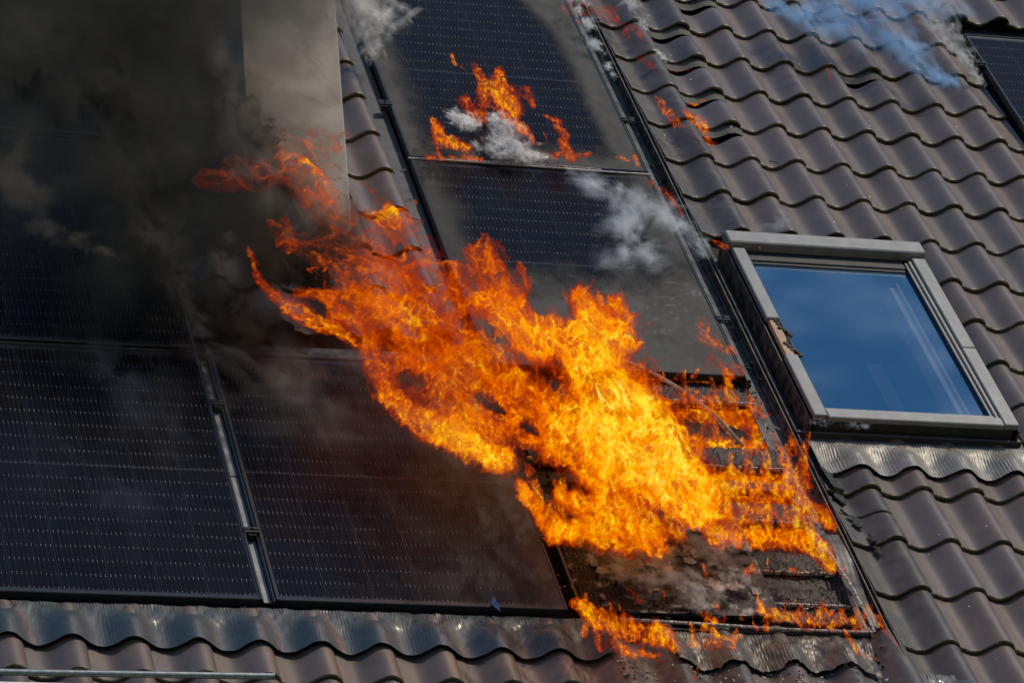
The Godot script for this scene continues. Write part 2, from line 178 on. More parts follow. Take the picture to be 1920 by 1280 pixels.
# a smooth sheet from a function of (i, j) -> Vector3; colours optional
func sheet(nu: int, nv: int, f: Callable, col = null, double := false) -> ArrayMesh:
	var p := PackedVector3Array()
	var n := PackedVector3Array()
	var uv := PackedVector2Array()
	var c := PackedColorArray()
	for j in nv + 1:
		for i in nu + 1:
			p.append(f.call(i, j))
			uv.append(Vector2(float(i) / nu, float(j) / nv))
			if col != null: c.append(col.call(i, j))
	var w := nu + 1
	for j in nv + 1:
		for i in nu + 1:
			var du: Vector3 = p[j * w + mini(i + 1, nu)] - p[j * w + maxi(i - 1, 0)]
			var dv: Vector3 = p[mini(j + 1, nv) * w + i] - p[maxi(j - 1, 0) * w + i]
			n.append(dv.cross(du).normalized())
	var idx := PackedInt32Array()
	for j in nv:
		for i in nu:
			var k := j * w + i
			idx.append_array([k, k + 1, k + w, k + 1, k + w + 1, k + w])
	# front faces run clockwise seen from the side of n
	var a := []
	a.resize(Mesh.ARRAY_MAX)
	a[Mesh.ARRAY_VERTEX] = p
	a[Mesh.ARRAY_NORMAL] = n
	a[Mesh.ARRAY_TEX_UV] = uv
	if col != null: a[Mesh.ARRAY_COLOR] = c
	a[Mesh.ARRAY_INDEX] = idx
	var m := ArrayMesh.new()
	m.add_surface_from_arrays(Mesh.PRIMITIVE_TRIANGLES, a)
	return m


func tube(pts: Array, r: float, sides := 8) -> ArrayMesh:
	var n := pts.size() - 1
	return sheet(sides, n, func(i, j):
		var d: Vector3 = (pts[mini(j + 1, n)] - pts[maxi(j - 1, 0)]).normalized()
		var s: Vector3 = d.cross(Vector3(0.1, 1, 0.2)).normalized()
		var u: Vector3 = s.cross(d)
		var g: float = TAU * i / sides
		return pts[j] + (s * cos(g) - u * sin(g)) * r)


func curve(pts: Array, n: int) -> Array:
	var c := Curve3D.new()
	for i in pts.size():
		var t: Vector3 = (pts[mini(i + 1, pts.size() - 1)] - pts[maxi(i - 1, 0)]) / 6.0
		c.add_point(pts[i], -t, t)
	c.bake_interval = 0.01
	var out := []
	for i in n + 1:
		out.append(c.sample_baked(c.get_baked_length() * i / n))
	return out


# ---------------------------------------------------------------- materials
func noise_tex(freq: float, colors: Array, points: Array, sd := 1, size := 256, kind := 0, oct := 4) -> NoiseTexture2D:
	var n := FastNoiseLite.new()
	n.noise_type = FastNoiseLite.TYPE_SIMPLEX_SMOOTH
	n.frequency = freq
	n.seed = sd
	n.fractal_octaves = oct
	if kind == 1: n.fractal_type = FastNoiseLite.FRACTAL_RIDGED
	var t := NoiseTexture2D.new()
	t.width = size
	t.height = size
	t.seamless = true
	t.noise = n
	var g := Gradient.new()
	g.offsets = PackedFloat32Array(points)
	var cc := PackedColorArray()
	for c in colors: cc.append(Color(c[0], c[1], c[2]).linear_to_srgb())
	g.colors = cc
	t.color_ramp = g
	return t


func pbr(called: String, lin: Array, rough: float, metal := 0.0) -> StandardMaterial3D:
	var m := StandardMaterial3D.new()
	m.resource_name = called
	m.albedo_color = Color(lin[0], lin[1], lin[2]).linear_to_srgb()
	m.roughness = rough
	m.metallic = metal
	mat[called] = m
	return m


# a mottled material: colour from noise (a ramp of linear colours), grain as relief
func mottled(called: String, colors: Array, points: Array, rough: float, scale: float, sd := 1, metal := 0.0, relief := 0.0) -> StandardMaterial3D:
	var m := pbr(called, [1, 1, 1], rough, metal)
	m.albedo_texture = noise_tex(0.012, colors, points, sd)
	m.uv1_triplanar = true
	m.uv1_world_triplanar = true
	m.uv1_scale = Vector3.ONE * scale
	if relief > 0:
		m.heightmap_enabled = true
		m.heightmap_texture = m.albedo_texture
		m.heightmap_scale = relief
	return m


func make_materials() -> void:
	# engobed clay tile, three firings
	for k in 5:
		var b: Array = [[0.086, 0.061, 0.051], [0.074, 0.054, 0.046], [0.097, 0.067, 0.054], [0.080, 0.060, 0.053], [0.090, 0.062, 0.049]][k]
		var lo := [b[0] * 0.70, b[1] * 0.71, b[2] * 0.74]
		var hi := [b[0] * 1.22, b[1] * 1.19, b[2] * 1.16]
		var m := mottled("tile_%d" % k, [lo, b, hi], [0.2, 0.55, 0.9], 0.40, 2.2, 3 + k, 0.0, 0.03)
		m.metallic_specular = 0.5
		m.roughness_texture = noise_tex(0.02, [[0.16, 0.16, 0.16], [0.30, 0.30, 0.30]], [0.25, 0.8], 31 + k)
		m.roughness = 1.0
		m.clearcoat_enabled = true
		m.clearcoat = 0.22
		m.clearcoat_roughness = 0.34
	mottled("tile_edge", [[0.07, 0.056, 0.032], [0.17, 0.14, 0.075]], [0.3, 0.8], 0.42, 9.0, 8)
	mottled("sooted_tile", [[0.022, 0.020, 0.018], [0.050, 0.042, 0.037], [0.080, 0.062, 0.054]], [0.2, 0.5, 0.9], 0.5, 3.4, 13, 0.0, 0.05)
	mottled("burnt_tile", [[0.012, 0.011, 0.010], [0.05, 0.042, 0.04], [0.075, 0.06, 0.058]], [0.25, 0.5, 0.85], 0.5, 5.0, 12, 0.0, 0.1)
	mottled("char", [[0.006, 0.006, 0.006], [0.022, 0.018, 0.015], [0.05, 0.045, 0.04]], [0.25, 0.6, 0.95], 0.72, 7.0, 14, 0.0, 0.35)
	mottled("ash", [[0.10, 0.075, 0.065], [0.40, 0.36, 0.34], [0.62, 0.6, 0.58]], [0.3, 0.55, 0.85], 0.9, 18.0, 15, 0.0, 0.4)
	mottled("ember", [[0.05, 0.01, 0.006], [0.16, 0.03, 0.012]], [0.3, 0.8], 0.9, 14.0, 16, 0.0, 0.3)
	mottled("sarking", [[0.05, 0.048, 0.038], [0.085, 0.08, 0.066]], [0.3, 0.8], 0.8, 4.0, 29)
	mottled("deck", [[0.008, 0.008, 0.008], [0.02, 0.018, 0.016]], [0.3, 0.8], 0.9, 3.0, 17)
	mottled("sooty_metal", [[0.018, 0.017, 0.016], [0.06, 0.058, 0.055], [0.12, 0.11, 0.10]], [0.25, 0.55, 0.95], 0.5, 4.0, 18, 0.35, 0.05)
	mottled("grey_metal", [[0.16, 0.165, 0.165], [0.26, 0.26, 0.255]], [0.2, 0.85], 0.45, 5.0, 19, 0.55, 0.03)
	mottled("dark_sheet", [[0.05, 0.052, 0.055], [0.085, 0.087, 0.09]], [0.2, 0.85], 0.5, 4.0, 20, 0.4)
	mottled("window_metal", [[0.185, 0.186, 0.180], [0.24, 0.24, 0.233]], [0.2, 0.85], 0.42, 3.0, 21, 0.35)
	mottled("window_dark", [[0.028, 0.03, 0.033], [0.045, 0.047, 0.05]], [0.2, 0.85], 0.45, 3.0, 22, 0.2)
	mottled("pipe_metal", [[0.16, 0.19, 0.20], [0.30, 0.32, 0.31]], [0.2, 0.85], 0.38, 12.0, 23, 0.7)
	mottled("chimney_face", [[0.25, 0.225, 0.19], [0.34, 0.305, 0.26], [0.40, 0.36, 0.31]], [0.15, 0.5, 0.9], 0.85, 1.6, 24, 0.0, 0.12)
	mottled("plaster", [[0.55, 0.54, 0.5], [0.66, 0.65, 0.6]], [0.2, 0.8], 0.9, 1.0, 25, 0.0, 0.1)
	mottled("grass", [[0.03, 0.05, 0.015], [0.06, 0.09, 0.03]], [0.2, 0.8], 0.95, 0.5, 26)
	mottled("wood", [[0.30, 0.19, 0.11], [0.40, 0.27, 0.17]], [0.2, 0.8], 0.7, 6.0, 27, 0.0, 0.1)
	mottled("moss", [[0.008, 0.010, 0.010], [0.03, 0.035, 0.03], [0.10, 0.11, 0.09]], [0.3, 0.6, 0.95], 0.9, 30.0, 28, 0.0, 0.5)
	pbr("frame", [0.030, 0.031, 0.032], 0.34, 0.4)
	pbr("frame_edge", [0.10, 0.095, 0.075], 0.4, 0.5)
	pbr("backsheet", [0.006, 0.006, 0.008], 0.3)
	pbr("white_lining", [0.72, 0.74, 0.72], 0.6)
	pbr("room", [0.10, 0.11, 0.12], 0.9)
	pbr("blue_tab", [0.003, 0.03, 0.13], 0.9)
	pbr("cable", [0.20, 0.18, 0.17], 0.7)
	pbr("cable_black", [0.02, 0.018, 0.017], 0.6)
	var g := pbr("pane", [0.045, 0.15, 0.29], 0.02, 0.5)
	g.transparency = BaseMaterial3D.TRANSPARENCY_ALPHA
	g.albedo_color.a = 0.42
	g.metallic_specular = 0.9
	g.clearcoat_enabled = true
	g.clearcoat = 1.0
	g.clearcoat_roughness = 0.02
	# lead apron: vertex colours carry the paint and the soot
	for d in [["apron", 0.62, 0.0], ["apron_light", 0.5, 0.25]]:
		var m := pbr(d[0], [1, 1, 1], d[1], d[2])
		m.vertex_color_use_as_albedo = true
		m.clearcoat_enabled = true
		m.clearcoat = 0.22 if d[0] == "apron" else 0.05
		m.clearcoat_roughness = 0.2
	var s := pbr("soot", [1, 1, 1], 0.8)
	s.vertex_color_use_as_albedo = true
	s.transparency = BaseMaterial3D.TRANSPARENCY_ALPHA
	var sm := pbr("smoke", [1, 1, 1], 1.0)
	sm.vertex_color_use_as_albedo = true
	sm.transparency = BaseMaterial3D.TRANSPARENCY_ALPHA
	sm.metallic_specular = 0.0
	sm.backlight_enabled = true
	sm.backlight = Color(0.7, 0.7, 0.7).linear_to_srgb()
	for k in 3: cell_material(k)
	var fl := StandardMaterial3D.new()
	fl.resource_name = "flame"
	fl.shading_mode = BaseMaterial3D.SHADING_MODE_UNSHADED
	fl.vertex_color_use_as_albedo = true
	fl.transparency = BaseMaterial3D.TRANSPARENCY_ALPHA
	fl.albedo_color = Color(FLAME_GAIN, FLAME_GAIN, FLAME_GAIN).linear_to_srgb()
	mat.flame = fl


# a half-cut silicon cell: printed contact fingers and ribbons with solder pads at both ends
func cell_material(k: int) -> void:
	var w := 330
	var h := 168
	var im := Image.create(w, h, false, Image.FORMAT_RGB8)
	var base: Array = [[0.0045, 0.0050, 0.0085], [0.0060, 0.0058, 0.0085], [0.0052, 0.0046, 0.0065]][k]
	im.fill(Color(base[0], base[1], base[2]).linear_to_srgb())
	for y in range(0, h, 4):
		im.fill_rect(Rect2i(0, y, w, 1), Color(base[0] * 1.5, base[1] * 1.5, base[2] * 1.5).linear_to_srgb())
	var n := 10
	for i in n:
		var x := int((i + 0.5) * w / n)
		var b := rng.randf_range(0.012, 0.024)
		im.fill_rect(Rect2i(x - 1, 0, 3, h), Color(b, b, b * 0.96).linear_to_srgb())
		for e in [[4, 7, 4], [h - 15, 9, 4]]:
			var g: float = rng.randf_range(0.045, 0.22)
			im.fill_rect(Rect2i(x - 3, e[0], 7, e[1]), Color(g, g, g * 0.97).linear_to_srgb())
	var m := pbr("cell_%d" % k, [1, 1, 1], 0.22)
	m.albedo_texture = ImageTexture.create_from_image(im)
	m.texture_repeat = false
	m.metallic_specular = 0.17


# ---------------------------------------------------------------- tiles
func wave(u: float) -> float:
	# section of one tile, u from the crest: broad pan, then a barrel roll that ends steeply over the next tile
	if u > 0.0:
		return 0.056 * sqrt(maxf(0.0, 1.0 - pow(u / 0.0565, 2.0)))
	return 0.056 * pow(0.5 + 0.5 * cos(PI * minf(-u / 0.108, 1.0)), 0.92) + 0.021 * smoothstep(-0.120, -0.195, u)


func roof_wave(x: float) -> float:
	var u := fposmod(x - 2.66 + 0.135, 0.23) - 0.135
	return 0.056 * pow(0.5 + 0.5 * cos(TAU * u / 0.23), 1.2) - 0.056


const TILE_U := [-0.190, -0.16, -0.13, -0.110, -0.095, -0.08, -0.066, -0.052, -0.038, -0.024, -0.011, 0.0, 0.011, 0.022, 0.032, 0.041, 0.047, 0.051]


func tile_mesh(from: float, back: float, edge: Material, dip := 0.0, to := 0.1) -> ArrayMesh:
	var us := TILE_U.filter(func(u): return u >= from - 0.001 and u <= to)
	var slope := 0.058
	var thick := 0.019
	var top := func(u: float, z: float) -> Vector3: return Vector3(u, wave(u) - 0.056 + z * slope + dip * smoothstep(-0.1, -0.2, z), z)
	var n := us.size() - 1
	var zs := [-back, -back * 0.5, -0.03, -0.008, -0.003]
	var m := sheet(n, zs.size() - 1, func(i, j):
		var v: Vector3 = top.call(us[i], zs[j])
		return v)
	var st := new_st()
	# the rounded, unglazed front rim: section points as (drop, forward)
	var rim := [[0.0, -0.003], [0.0015, 0.0005], [0.005, 0.003], [0.012, 0.003], [thick, 0.0]]
	var rim_at := func(i: int, r: int) -> Vector3:
		var o: Vector3 = top.call(us[i], 0.0)
		return Vector3(o.x, o.y - rim[r][0], rim[r][1])
	for i in n:
		for r in 4:
			var pa: Vector3 = rim_at.call(i, r)
			var pb: Vector3 = rim_at.call(i + 1, r)
			var pc: Vector3 = rim_at.call(i + 1, r + 1)
			var pd: Vector3 = rim_at.call(i, r + 1)
			face(st, [pa, pb, pc, pd], Vector3(0, 0.6, 1))
		var ua: Vector3 = rim_at.call(i, 4)
		var ub: Vector3 = rim_at.call(i + 1, 4)
		face(st, [ua, ub, ub - Vector3(0, -0.002, 0.06), ua - Vector3(0, -0.002, 0.06)], Vector3(0, -1, 0))
	for s in [0, n]:
		var a: Vector3 = top.call(us[s], 0.0) - Vector3(0, 0.0035, 0)
		var b: Vector3 = top.call(us[s], -back)
		var fall := 0.022 if s == n and us[n] > 0.0 else thick
		face(st, [a, b, b - Vector3(0, fall, 0), a - Vector3(0, fall, 0.003)], Vector3(1 if s else -1, 0, 0))
	if dip != 0.0:
		for i in n:
			var a: Vector3 = top.call(us[i], -back)
			var b: Vector3 = top.call(us[i + 1], -back)
			face(st, [a, b, b - Vector3(0, thick, 0), a - Vector3(0, thick, 0)], Vector3(0, 0, -1))
	st.set_material(edge)
	st.commit(m)
	return m


func lay_tiles(roof: Node3D) -> void:
	var whole := tile_mesh(-0.21, 0.42, mat.tile_edge)
	var cut := tile_mesh(-0.085, 0.42, mat.tile_edge)
	var half := tile_mesh(-0.21, 0.42, mat.tile_edge, 0.0, -0.069)
	var cut_right := tile_mesh(-0.21, 0.42, mat.tile_edge, 0.0, 0.04)
	var short := tile_mesh(-0.21, 0.225, mat.tile_edge, -0.010)
	var meshes := {}
	var count := 0
	var holes := [[1, -3.005], [1, -2.672], [1, -2.34], [1, -1.99], [2, -3.34], [5, -2.672]]
	for r in ROWS.size():
		var v: float = ROWS[r]
		for k in range(-19, 13):
			var x := 2.66 + 0.23 * k
			var shape := whole
			var burnt := false
			var sooted := false
			if k >= 0:                                   # right of the array
				if x > 4.92 - 0.342 * (v + 3.9) + 0.75: continue
				if v > -3.6 and v < -1.4:
					if k > 8: continue
					if k == 8: shape = half
				if v < -3.6 and x > 5.4: continue
				if v > -1.0 and v < 0.6:                  # the skylight
					if x < 3.5: continue
					if x < 3.7: shape = cut
				sooted = k == 0 and v < -1.4 or k == 1 and v < -2.9 or k == 0 and v > 0.5
				for hh in holes:
					if hh[0] == k and is_equal_approx(hh[1], v):
						shape = short
						var up: float = ROWS[r - 1]
						part("sarking", sheet(8, 3, func(i, j):
							return Vector3(x - 0.17 + 0.225 * i / 8.0, roof_wave(x - 0.17 + 0.225 * i / 8.0) * 0.7 - 0.026 - 0.004 * j, up - 0.05 + 0.115 * j / 3.0)), mat.sarking, roof)
				if k <= 1 and v > -1.4 and v < -1.2: burnt = k == 0
			else:
				if v > 2.0:                               # below the array
					if x > 2.5: continue
					burnt = k > -7 and k < 0 and (k * 7 + r) % 3 != 0
				elif v < -0.2 and x > 0.02 and x < 1.1:   # round the chimney
					if v < -1.05 and x > 0.25 and x < 0.85: continue
					if v < -1.05 and k == -10: continue
				elif x < -1.22 and x > -2.1 or v < -3.5 and x > -2.1 and not (x > 0.25 and x < 0.85):
					if k == -17 and v > -3.5: shape = cut_right
				else: continue
			var key := [shape, burnt, sooted, rng.randi_range(0, 4)]
			if not meshes.has(key):
				var m: ArrayMesh = shape.duplicate()
				m.surface_set_material(0, mat.burnt_tile if burnt else mat.sooted_tile if sooted else mat["tile_%d" % key[3]])
				meshes[key] = m
			var b := Basis.from_euler(Vector3(rng.randf_range(-0.006, 0.006), rng.randf_range(-0.006, 0.006), rng.randf_range(-0.006, 0.006)))
			count += 1
			part("roof_tile", meshes[key], null, roof, Transform3D(b, Vector3(x + rng.randf_range(-0.002, 0.002), rng.randf_range(-0.0015, 0.0015), v + rng.randf_range(-0.004, 0.004))))


# ---------------------------------------------------------------- solar panels
var frame_mesh: ArrayMesh
var sheet_mesh: ArrayMesh
var cell_mesh: ArrayMesh


func panel(x: float, v: float, label: String) -> Node3D:
	if frame_mesh == null:
		var w := PW
		var h := PH
		frame_mesh = boxes([[0, -0.036, 0, 0.011, 0.002, h], [w - 0.011, -0.036, 0, w, 0.002, h], [0.011, -0.036, 0, w - 0.011, 0.0018, 0.011], [0.011, -0.036, h - 0.011, w - 0.011, 0.0018, h]], 0.003)
		sheet_mesh = boxes([[0.010, -0.030, 0.010, w - 0.010, -0.004, h - 0.010]], 0.0)
		cell_mesh = sheet(1, 1, func(i, j): return Vector3((i - 0.5) * 0.1815, 0, (j - 0.5) * 0.0905))
	var t := thing("solar_panel", label, "solar panel", at(x, v, 0), "black solar panels set into the roof")
	part("frame", frame_mesh, mat.frame, t)
	part("backsheet", sheet_mesh, mat.backsheet, t)
	for r in 18:
		for c in 6:
			var z := 0.042 + (r + 0.5) * 0.0912 + (0.006 if r > 8 else 0.0)
			part("cell", cell_mesh, mat["cell_%d" % rng.randi_range(0, 2)], t, Transform3D(Basis(), Vector3(0.0155 + (c + 0.5) * 0.1838, -0.0035 + rng.randf_range(-0.0004, 0.0004), z)))
	return t


# a film of soot and burnt lamination on a panel; f(u, v) -> Color with alpha
func soot(parent: Node, f: Callable, called := "soot_film") -> void:
	part(called, sheet(76, 112, func(i, j): return Vector3(0.012 + (PW - 0.024) * i / 76.0, -0.0012, 0.012 + (PH - 0.024) * j / 112.0), func(i, j): return f.call(i / 76.0, j / 112.0)), mat.soot, parent)


func fbm(sd: int, freq: float, oct := 4, ridged := false, warp := 0.0, warp_freq := 1.0) -> FastNoiseLite:
	var n := FastNoiseLite.new()
	n.noise_type = FastNoiseLite.TYPE_SIMPLEX_SMOOTH
	n.seed = sd
	n.frequency = freq
	n.fractal_octaves = oct
	if ridged: n.fractal_type = FastNoiseLite.FRACTAL_RIDGED
	if warp > 0:
		n.domain_warp_enabled = true
		n.domain_warp_amplitude = warp
		n.domain_warp_frequency = warp_freq
		n.domain_warp_fractal_octaves = 3
	return n


# ---------------------------------------------------------------- fire
func ramp(t: float) -> Color:
	# linear colours of flame by heat
	var c := [[0.0, Color(0.10, 0.006, 0.0005)], [0.22, Color(0.26, 0.017, 0.0008)], [0.42, Color(0.55, 0.062, 0.0012)], [0.60, Color(0.86, 0.165, 0.0018)], [0.76, Color(0.96, 0.33, 0.003)], [0.92, Color(1.0, 0.50, 0.006)], [1.12, Color(1.0, 0.68, 0.025)], [1.35, Color(1.0, 0.84, 0.12)]]
	for i in range(1, c.size()):
		if t <= c[i][0]:
			return c[i - 1][1].lerp(c[i][1], clampf((t - c[i - 1][0]) / (c[i][0] - c[i - 1][0]), 0, 1))
	return c[-1][1]


func fire(key: String, label: String, layers: Array, step: float, fine := 1.0, flow := Vector2(-0.35, -1.0)) -> void:
	var d: Array = FIRE[key]
	var h0: float = d[0]
	var strokes: Array = d[1]
	var lo := Vector2(1e9, 1e9)
	var hi := -lo
	for s in strokes:
		for e in [[s[0], s[1], s[2]], [s[3], s[4], s[5]]]:
			lo = lo.min(Vector2(e[0] - e[2] * 1.5, e[1] - e[2] * 1.9))
			hi = hi.max(Vector2(e[0] + e[2] * 1.5, e[1] + e[2] * 1.4))
	# the field of heat on a coarse grid
	var cs := step * 4.0
	var cw := int((hi.x - lo.x) / cs) + 3
	var ch := int((hi.y - lo.y) / cs) + 3
	var field := PackedFloat32Array()
	field.resize(cw * ch)
	field.fill(-1.0)
	for s in strokes:
		var p := Vector2(s[0], s[1])
		var q := Vector2(s[3], s[4])
		var pq := q - p
		var l2 := maxf(pq.length_squared(), 1e-6)
		var rm: float = maxf(s[2], s[5]) * 1.9
		var i0 := maxi(0, int((minf(p.x, q.x) - rm - lo.x) / cs))
		var i1 := mini(cw - 1, int((maxf(p.x, q.x) + rm - lo.x) / cs) + 1)
		var j0 := maxi(0, int((minf(p.y, q.y) - rm - lo.y) / cs))
		var j1 := mini(ch - 1, int((maxf(p.y, q.y) + rm - lo.y) / cs) + 1)
		for j in range(j0, j1 + 1):
			for i in range(i0, i1 + 1):
				var g := lo + Vector2(i, j) * cs
				var t := clampf((g - p).dot(pq) / l2, 0, 1)
				var r: float = lerpf(s[2], s[5], t)
				var k := 1.0 - g.distance_to(p + pq * t) / r
				var at_ := j * cw + i
				if s[6] < 0.0:                          # a gap in the flames
					if k > 0.0: field[at_] = minf(field[at_], lerpf(field[at_], s[6], minf(k * 1.8, 1.0)))
					continue
				var val: float = s[6] * minf(k * 2.2, 1.0) if k > 0 else k
				var was := field[at_]
				# smooth union of strokes
				if was <= -1.0: field[at_] = val
				else:
					var hh := clampf(0.5 + 0.5 * (val - was) / 0.22, 0, 1)
					field[at_] = lerpf(was, val, hh) + 0.22 * hh * (1 - hh)
	var root := thing("flame", label, "flame", at(lo.x, 0, h0))
	var fl := flow.normalized()
	var fside := Vector2(-fl.y, fl.x)
	for L in layers:
		var dh: float = L[0]
		var cover: float = L[1]
		var sd: int = L[2]
		var n_edge := fbm(sd, 6.5 * fine, 4, false, 0.09 / fine, 4.5 * fine)
		var n_one := fbm(sd + 1, 8.0 * fine, 2, false, 0.085 / fine, 5.0 * fine)
		var n_two := fbm(sd + 2, 15.0 * fine, 2, false, 0.055 / fine, 9.0 * fine)
		var n_big := fbm(sd + 3, 2.3 * fine, 3, false, 0.2 / fine, 1.5 * fine)
		var nu := int((hi.x - lo.x) / step)
		var nv := int((hi.y - lo.y) / step)
		var ids := PackedInt32Array()
		ids.resize((nu + 1) * (nv + 1))
		ids.fill(-1)
		var pos := PackedVector3Array()
		var nor := PackedVector3Array()
		var col := PackedColorArray()
		var idx := PackedInt32Array()
		var relief := L[3] as float
		var rag: float = L[4] if L.size() > 4 else 0.55
		for j in nv + 1:
			for i in nu + 1:
				var g := lo + Vector2(i, j) * step
				var fx := (g.x - lo.x) / cs
				var fy := (g.y - lo.y) / cs
				var ix := int(fx)
				var iy := int(fy)
				var o := iy * cw + ix
				fx -= ix
				fy -= iy
				var f := lerpf(lerpf(field[o], field[o + 1], fx), lerpf(field[o + cw], field[o + cw + 1], fx), fy)
				if f < -0.75: continue
				var along := g.dot(fl) * 0.55
				var side := g.dot(fside)
				var e := n_edge.get_noise_2d(side, along)
				var inten := f + e * rag - 0.06
				if inten < -0.10: continue
				# folded sheets: sharp and bright along a front, fading away behind it
				var q1 := n_one.get_noise_2d(side, along)
				var q2 := n_two.get_noise_2d(side, along)
				var s1 := exp(-q1 / 0.20) if q1 > 0 else exp(-q1 * q1 / 0.0030)
				var s2 := exp(-q2 / 0.16) if q2 > 0 else exp(-q2 * q2 / 0.0045)
				var big := n_big.get_noise_2d(side, along)
				var heat := maxf(f, 0.12)
				var rim := 1.0 - smoothstep(0.02, 0.26, inten)
				var t := heat * 0.46 + s1 * (0.02 + 0.40 * heat) + s2 * (0.04 + 0.30 * heat) + big * (0.20 + 0.25 * (1.0 - absf(heat - 0.6))) + rim * 0.08 + 0.02
				var body := smoothstep(-0.03, 0.16, inten + (s1 - 0.4) * 0.16)
				var thin := smoothstep(0.25, 0.85, heat)
				var a := body * (lerpf(0.04, cover, thin) + s1 * lerpf(0.44, 0.52, thin) + s2 * 0.30 + rim * 0.12)
				a = clampf(a, 0, 1)
				if a < 0.015: continue
				var c := ramp(t)
				c.a = a
				ids[j * (nu + 1) + i] = pos.size()
				var v := g.y / 0.68
				var x := g.x - 0.22 * v
				# each layer stands off the roof along its own billows
				var y := dh + relief * (big + 0.5 * e)
				pos.append(Vector3(x - lo.x - 0.55 * dh, y, v + 1.64 * dh))
				nor.append(Vector3(0, 1, 0))
				col.append(c)
		for j in nv:
			for i in nu:
				var k := j * (nu + 1) + i
				var a := ids[k]
				var b := ids[k + 1]
				var c := ids[k + nu + 1]
				var e := ids[k + nu + 2]
				if a >= 0 and b >= 0 and c >= 0: idx.append_array([a, b, c])
				if b >= 0 and e >= 0 and c >= 0: idx.append_array([b, e, c])
		if idx.is_empty(): continue
		var arr := []
		arr.resize(Mesh.ARRAY_MAX)
		arr[Mesh.ARRAY_VERTEX] = pos
		arr[Mesh.ARRAY_NORMAL] = nor
		arr[Mesh.ARRAY_COLOR] = col
		arr[Mesh.ARRAY_INDEX] = idx
		var m := ArrayMesh.new()
		m.add_surface_from_arrays(Mesh.PRIMITIVE_TRIANGLES, arr)
		part("flame_tongues", m, mat.flame, root).set_meta("kind", "stuff")


# smoke: thousands of small thin curls of soot and steam, spread through the plume
func plume(key: String, label: String, solid := 0.0) -> void:
	var d: Array = SMOKE[key]
	var strokes: Array = d[5]
	var s0: Array = strokes[0]
	var base := at(s0[0], s0[1], s0[2])
	var root := thing("smoke", label, "smoke", base)
	root.set_meta("kind", "stuff")
	var pos := PackedVector3Array()
	var nor := PackedVector3Array()
	var col := PackedColorArray()
	var idx := PackedInt32Array()
	var lump := fbm(int(d[2]) + strokes.size(), 9.0, 4, false, 0.05, 6.0)
	var fine := fbm(int(d[2]) + 7, 34.0, 3, false, 0.02, 20.0)
	for s in strokes:
		var along := Vector3(s[4] - s[0], s[6] - s[2], s[5] - s[1])
		# d[2] says how many curls lie behind one another on average
		var wide: float = s[3] + s[7]
		var mean: float = 3.5 * pow(wide * 0.25 * (d[3] + d[4]), 2.0)
		var n := clampi(int(d[2] * (along.length() + wide) * wide * 1.1 / mean / 0.6), 6, 2600)
		var dir := along.normalized() if along.length() > 0.02 else Vector3(0, 0.3, -1).normalized()
		for i in n:
			var t := rng.randf()
			var r: float = lerpf(s[3], s[7], t)
			var off := Vector3(rng.randfn(), absf(rng.randfn()) * 0.7, rng.randfn() * 1.3) * r * 0.50
			var p := Vector3(lerpf(s[0], s[4], t), lerpf(s[2], s[6], t), lerpf(s[1], s[5], t)) + off
			p.y = maxf(p.y, 0.012)
			var l := lump.get_noise_3d(p.x, p.y * 1.5, p.z * 0.7)
			var w := lerpf(smoothstep(-0.22, 0.30, l + 0.35 * fine.get_noise_3d(p.x, p.y, p.z * 0.7)), 1.0, solid)
			if w < 0.04: continue
			var rr := r * rng.randf_range(d[3], d[4])
			var up := Vector3(rng.randfn() * 0.45, 1.0, 0.35 + rng.randfn() * 0.45).normalized()
			var fwd := (dir + Vector3(rng.randfn(), rng.randfn(), rng.randfn()) * 0.6)
			var ax := (fwd - up * fwd.dot(up)).normalized()
			var ay := up.cross(ax)
			var ex := rr * rng.randf_range(1.0, 2.0)
			var ey := rr * rng.randf_range(0.5, 1.0)
			var a: float = minf(d[1] * w * rng.randf_range(0.5, 1.3), 0.9)
			var c := Color(d[0][0], d[0][1], d[0][2], a)
			var k0 := pos.size()
			var q := p - Vector3(s0[0], s0[2], s0[1])
			var out := (Vector3(off.x, off.y + 0.4 * r, off.z) / maxf(r, 0.01) * 0.55 + Vector3(0.1, 1.0, 0.0)).normalized()
			pos.append(q + up * rr * 0.12)
			nor.append(out)
			col.append(c)
			for ring in 2:
				for e in 9:
					var g := TAU * e / 9.0
					var f := (0.52 if ring == 0 else 1.0) * (1.0 + 0.9 * fine.get_noise_3d(p.x + cos(g) * 0.06, p.y + i * 0.13, p.z + sin(g) * 0.06))
					pos.append(q + ax * cos(g) * ex * f + ay * sin(g) * ey * f + up * rr * (0.06 if ring == 0 else -0.05))
					nor.append(out)
					col.append(Color(c.r, c.g, c.b, a * 0.52 if ring == 0 else 0.0))
			for e in 9:
				var e2 := (e + 1) % 9
				idx.append_array([k0, k0 + 1 + e2, k0 + 1 + e, k0 + 1 + e, k0 + 1 + e2, k0 + 10 + e2, k0 + 1 + e, k0 + 10 + e2, k0 + 10 + e])
	var arr := []
	arr.resize(Mesh.ARRAY_MAX)
	arr[Mesh.ARRAY_VERTEX] = pos
	arr[Mesh.ARRAY_NORMAL] = nor
	arr[Mesh.ARRAY_COLOR] = col
	arr[Mesh.ARRAY_INDEX] = idx
	var m := ArrayMesh.new()
	m.add_surface_from_arrays(Mesh.PRIMITIVE_TRIANGLES, arr)
	part("smoke_curls", m, mat.smoke, root).set_meta("kind", "stuff")


